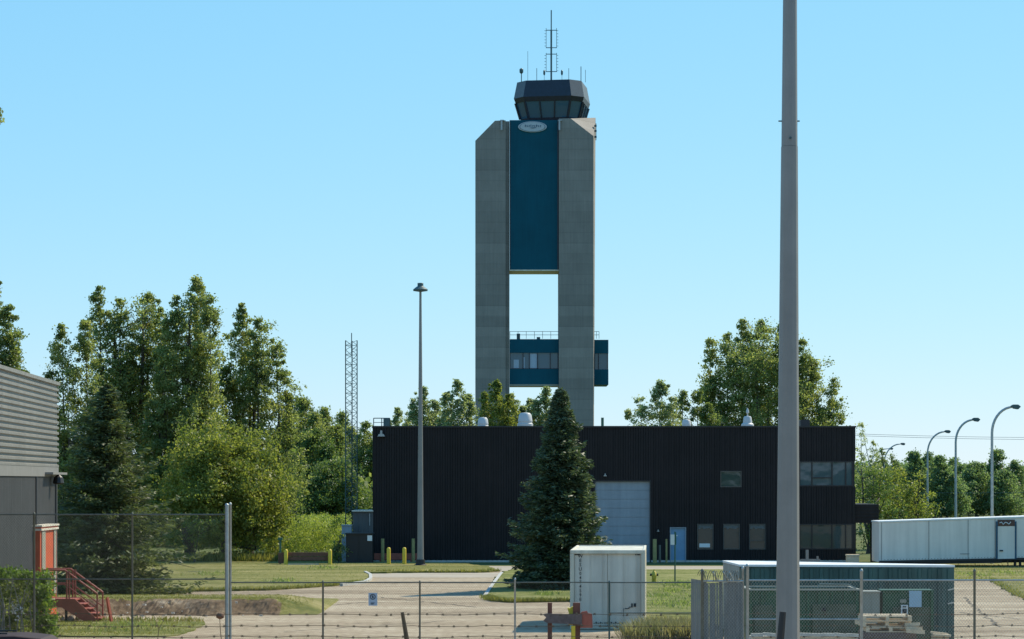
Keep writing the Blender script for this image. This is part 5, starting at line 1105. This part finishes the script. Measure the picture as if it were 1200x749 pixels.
for i, (px, tp, w_, Y, mt) in enumerate(((497,452,15,195,'birch'),(536,444,15,190,'birch'),(466,476,12,200,'birch'),(582,444,15,185,'yellowbush'),(600,458,14,186,'birch'),(640,452,14,188,'birch'),(622,466,16,189,'birch'))):
    lb = ('feathery pale tree just right of the light mast','taller feathery tree between light mast and tower','small sparse tree above the roof ladder','olive bushy tree before the tower left shaft','pale tree in the gap under the tower room','pale tree rising by the tower right shaft behind the spruce','low pale tree behind the white roof ventilator')[i]
    tree('birch_tree', lb, Y, [('s',px,tp,620,w_),('s',px-w_*.9,tp+14,620,w_*.8),('s',px+w_*.9,tp+16,620,w_*.85)], .20, mt, g3, cr=.40, per=40, dens=1.15, bark='birchbark', trunk_r=.10, open_=.05)
tree('poplar_tree', 'conical tree at the left of the tree group behind the building roof', 178, [('s',752,462,620,15),('s',774,444,620,17),('s',788,462,620,14),('s',736,478,620,8)], .20, 'birch', g3, cr=.5, trunk_px=770)
tree('poplar_tree', 'small dark tree between the conical tree and the big poplar', 182, [('s',800,455,620,14),('s',818,452,620,16),('s',830,470,620,16)], .20, 'poplard', g3, trunk_px=815, open_=.15)
tree('poplar_tree', 'big spreading poplar rising above the building roof behind the massive pole', 190, [('s',833,392,600,14),('s',853,386,600,15),('s',872,371,600,18),('s',893,372,600,18),('s',915,378,600,18),('s',938,396,600,17),('s',952,420,600,14),('s',976,440,620,14),('s',962,470,620,22),('s',835,440,620,18),('e',900,470,60,55),('e',885,420,52,34),('e',945,450,30,34)], .22, 'poplar', g3, cr=.62, trunk_px=895, trunk_r=.4)
tree('birch_tree', 'thin wispy tree at the right end of the building roof', 210, [('s',1008,492,620,9),('s',1022,515,620,10),('s',996,500,620,6)], .18, 'birch', g3, cr=.45, per=40, open_=.45, trunk_px=1008, trunk_r=.1, bark='birchbark')
g4 = 'bushy trees behind the trailer'
tree('broadleaf_tree', 'yellowish rounded tree behind the side canopy', 158, [('e',1012,575,22,38),('e',1030,585,24,36),('e',1018,625,22,30)], .20, 'bushg', g4, trunk_px=1020)
tree('broadleaf_tree', 'yellow green rounded tree behind the left end of the trailer', 168, [('e',1050,590,38,40),('e',1035,575,26,30),('e',1076,600,24,30)], .21, 'yellowbush', g4, trunk_px=1055)
tree('broadleaf_tree', 'small leafy tree in front of the two farthest street lamps', 230, [('s',1034,523,600,7),('s',1046,528,600,6),('s',1024,540,600,10)], .20, 'poplard', g4, cr=.5, per=45, open_=.3, trunk_px=1036, trunk_r=.1)
# far treeline: five kinds, copied
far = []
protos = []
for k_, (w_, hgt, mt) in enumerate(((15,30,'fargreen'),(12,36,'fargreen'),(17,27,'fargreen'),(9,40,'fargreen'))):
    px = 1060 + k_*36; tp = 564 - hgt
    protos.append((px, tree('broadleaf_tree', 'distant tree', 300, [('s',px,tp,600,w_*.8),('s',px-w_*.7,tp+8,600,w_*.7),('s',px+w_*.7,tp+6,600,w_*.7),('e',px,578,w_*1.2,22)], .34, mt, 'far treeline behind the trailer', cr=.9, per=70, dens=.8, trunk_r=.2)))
places = []
i = 0
for px in np.arange(1036, 1204, 8.4):
    places.append((px + RNG.uniform(-3,3), RNG.uniform(290, 340), RNG.uniform(.82, 1.02)))
lbs = ['distant tree of the treeline above the far end of the trailer, counted {} from the right edge', ]
ordw = ['first','second','third','fourth','fifth','sixth','seventh','eighth','ninth','tenth','eleventh','twelfth','thirteenth','fourteenth','fifteenth','sixteenth','seventeenth','eighteenth','nineteenth','twentieth','twenty-first','twenty-second','twenty-third']
places.sort(key=lambda p: -p[0])
for j, (px, Y, sc2) in enumerate(places):
    pr = protos[j % 4][1]; lb = f'hazy green tree of the far treeline, {ordw[j]} from the right edge of the photo'
    if j < 4: pr.location = (PX(px,Y), Y, 0); pr.scale = (sc2,)*3; pr['label'] = lb
    else: copy_tree(pr, (PX(px,Y), Y, 0), lb, sc2, RNG.uniform(0, 6))
# far wood masses closing the horizon left and right
def wood(name, label, x0, x1, Y, h, n, mt='fargreen'):
    C = np.stack([RNG.uniform(x0,x1,n), Y + RNG.uniform(0,25,n), np.zeros(n)], 1); hh = h*(.75+.25*np.sin(C[:,0]*.21)*np.cos(C[:,0]*.07)+.1*RNG.random(n)); C[:,2] = hh*RNG.random(n)**.7
    P, A, B_ = leafcloud(C, np.full(n, 1.5), 50, .55); P[:,2] = np.maximum(P[:,2], .1)
    return tag(quads(name, P, A, B_, M[mt], loc=((x0+x1)/2, Y, 0)), label, 'wood', kind='stuff')
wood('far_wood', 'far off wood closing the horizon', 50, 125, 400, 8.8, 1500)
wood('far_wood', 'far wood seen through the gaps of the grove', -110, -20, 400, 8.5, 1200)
wood('far_wood', 'green thicket behind the poplars and the big spruce', -48, -12, 172, 6.5, 700, 'poplard')
wood('far_wood', 'row of trees across the road facing the yard', -60, 60, -70, 7.0, 900, 'poplard')
# leafy twig reaching in at the top left
tw = thing('overhanging_tree', 'leafy twig tip reaching in at the upper left edge against the sky', 'tree', (-11.2, 40, 0))
m = MB(); m.tube([(-11.2,40,0),(-11.3,40,5),(-11.0,40,9.2)], [.2,.15,.06], 8); m.tube([(-11.25,40,7),(-9.8,40,9.5),(PX(1,40),40,PZ(132,40))], [.08,.04,.01], 6); m.build('trunk', M['bark'], tw)
C = np.concatenate([np.column_stack([RNG.normal(-11.2,.55,60), RNG.normal(40,.9,60), RNG.normal(9.6,1.0,60)]), np.array([[PX(-3,40),40,PZ(130,40)],[PX(-2,40),40,PZ(137,40)],[PX(-1,40),40,PZ(142,40)]])])
rr = np.concatenate([np.full(60,.3), np.full(3,.07)]); P, A, B_ = leafcloud(C, rr, 30, .07); quads('crown', P, A, B_, M['poplard'], tw)

# ------------------------------------------------------------------ hedge and weeds in the foreground
YY = 71.5; hd = thing('creeper_hedge', 'leafy creeper hedge with a bright green top at the lower left by the tall fence', 'hedge', (PX(20,YY), YY, 0))
def lc(n, x0, x1, y0, y1, p0, p1): return np.column_stack([PX(1,1)*0 + RNG.uniform(PX(x0,YY),PX(x1,YY),n), RNG.uniform(y0,y1,n), RNG.uniform(PZ(p1,YY),PZ(p0,YY),n)])
C = np.concatenate([lc(90,-80,42,71.3,72.6,668,680), lc(110,38,56,71.3,72.4,672,735), lc(30,50,64,71.3,72.2,722,745)])
P, A, B_ = leafcloud(C, np.full(len(C), .16), 34, .085); quads('bright_leaves', P, A, B_, M['hedgeg'], hd)
C = lc(420,-80,42,71.7,73.0,680,752); P, A, B_ = leafcloud(C, np.full(len(C), .2), 26, .08); P[:,2] = np.maximum(P[:,2], .02); quads('dark_leaves', P, A, B_, M['poplard'], hd)
m = MB()
for i in range(26):
    x = PX(RNG.uniform(-60,50),YY); m.tube([(x,71.6,0),(x+RNG.normal()*.1,71.6,1),(x+RNG.normal()*.3,71.6,1.9)], [.025,.018,.008], 5, caps=False)
m.build('stems', M['birchbark'], hd, fix=False)
C = np.column_stack([RNG.normal(PX(22,YY),.11,26), RNG.uniform(71.2,71.3,26), RNG.normal(PZ(716,YY),.2,26)]); P, A, B_ = leafcloud(C, np.full(26,.05), 4, .06); quads('pale_leaves', P, A, B_, M['signwhite'], hd)
# dry weeds near the slatted panel and along the fence foot
wp = pts_in([(PX(725,72),71.5),(PX(815,72),71.5),(PX(822,76),76),(PX(760,76),76)], 5200)
blades('dry_weeds', 'dry straw coloured weeds at the foot of the cream container', np.column_stack([wp, np.zeros(len(wp))]), .42, .028, M['dryweed'], 'weeds', 'stuff', lean=.45)
wp = np.column_stack([RNG.normal(PX(800,72),.45,1500), RNG.uniform(71,72.5,1500), np.zeros(1500)])
blades('tall_straw', 'taller straw weeds left of the slatted fence panel', wp, .42, .04, M['dryweed'], 'weeds', 'stuff', lean=.4)
wp = np.concatenate([np.column_stack([RNG.normal(PX(c,61.5),s2,n2), RNG.uniform(61,62,n2), np.zeros(n2)]) for c,s2,n2 in ((320,.4,150),(385,.5,220),(430,.3,120),(530,.5,120),(570,.3,100),(1100,.4,200),(1140,.3,140),(870,.2,100),(740,.5,300),(60,.8,200))])
blades('straw_grass', 'thin straw stalks rising in front of the chain link fence', wp, .62, .012, M['dryweed'], 'weeds', 'stuff', lean=.15)
t = thing('dead_weed', 'dead weed stalk with a round brown seed head by the thick fence post', 'weed', (PX(258,62), 62, 0))
m = MB(); m.tube([(PX(262,62),62,0),(PX(258,62),62,PZ(735,62)),(PX(257.5,62),62,PZ(724,62))], [.014,.01,.008], 5); m.build('stalk', M['rust'], t); m = MB(); m.lathe((PX(258,62),62,PZ(724,62)), [(.02,-.04),(.1,.0),(.11,.06),(.06,.12),(.01,.13)], 10); m.build('seed_head', M['brownwood'], t, smooth=60)
t = thing('bare_sapling', 'thin bare forked stems in front of the green strip by the tall fence', 'sapling', (PX(182,62), 62, 0))
m = MB(); m.tube([(PX(182,62),62,0),(PX(186,62),62,PZ(737,62)),(PX(196,62),62,PZ(720,62))], [.012,.009,.004], 5); m.tube([(PX(186,62),62,PZ(737,62)),(PX(180,62),62,PZ(722,62))], [.008,.003], 5); m.build('stem', M['rust'], t)

# ------------------------------------------------------------------ separate pieces of one kind become parts of their own
def split_loose(o):
    me = o.data; n = len(me.vertices); par = list(range(n))
    def find(a):
        while par[a] != a: par[a] = par[par[a]]; a = par[a]
        return a
    for e in me.edges: par[find(e.vertices[0])] = find(e.vertices[1])
    groups = {}
    for p in me.polygons: groups.setdefault(find(p.vertices[0]), []).append(p)
    if len(groups) < 2: return
    name = o.name.split('.')[0]; pieces = []
    for ps in groups.values():
        ids = sorted({v for p in ps for v in p.vertices}); mp = {v: i for i, v in enumerate(ids)}
        nm = bpy.data.meshes.new(name); nm.from_pydata([tuple(me.vertices[v].co) for v in ids], [], [tuple(mp[v] for v in p.vertices) for p in ps])
        for m_ in me.materials: nm.materials.append(m_)
        nm.polygons.foreach_set('material_index', [p.material_index for p in ps]); pieces.append(nm)
    o.data = pieces[0]
    for nm in pieces[1:]:
        c = bpy.data.objects.new(name, nm); COL.objects.link(c); c.parent = o.parent; c.location = o.location
for o in list(bpy.data.objects):
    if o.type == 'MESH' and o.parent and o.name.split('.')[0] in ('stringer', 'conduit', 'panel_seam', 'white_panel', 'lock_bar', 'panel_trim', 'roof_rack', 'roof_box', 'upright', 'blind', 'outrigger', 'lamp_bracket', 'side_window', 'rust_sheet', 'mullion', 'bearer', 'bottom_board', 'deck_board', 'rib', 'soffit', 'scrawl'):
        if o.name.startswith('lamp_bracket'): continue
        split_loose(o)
for o in list(bpy.data.objects):
    if o.type != 'MESH' or not o.parent: continue
    if o.name.startswith('pane') and o.parent.parent and o.parent.parent.name == 'control_tower': split_loose(o)
    elif o.name.startswith('window') and o.parent.name == 'control_tower': split_loose(o)
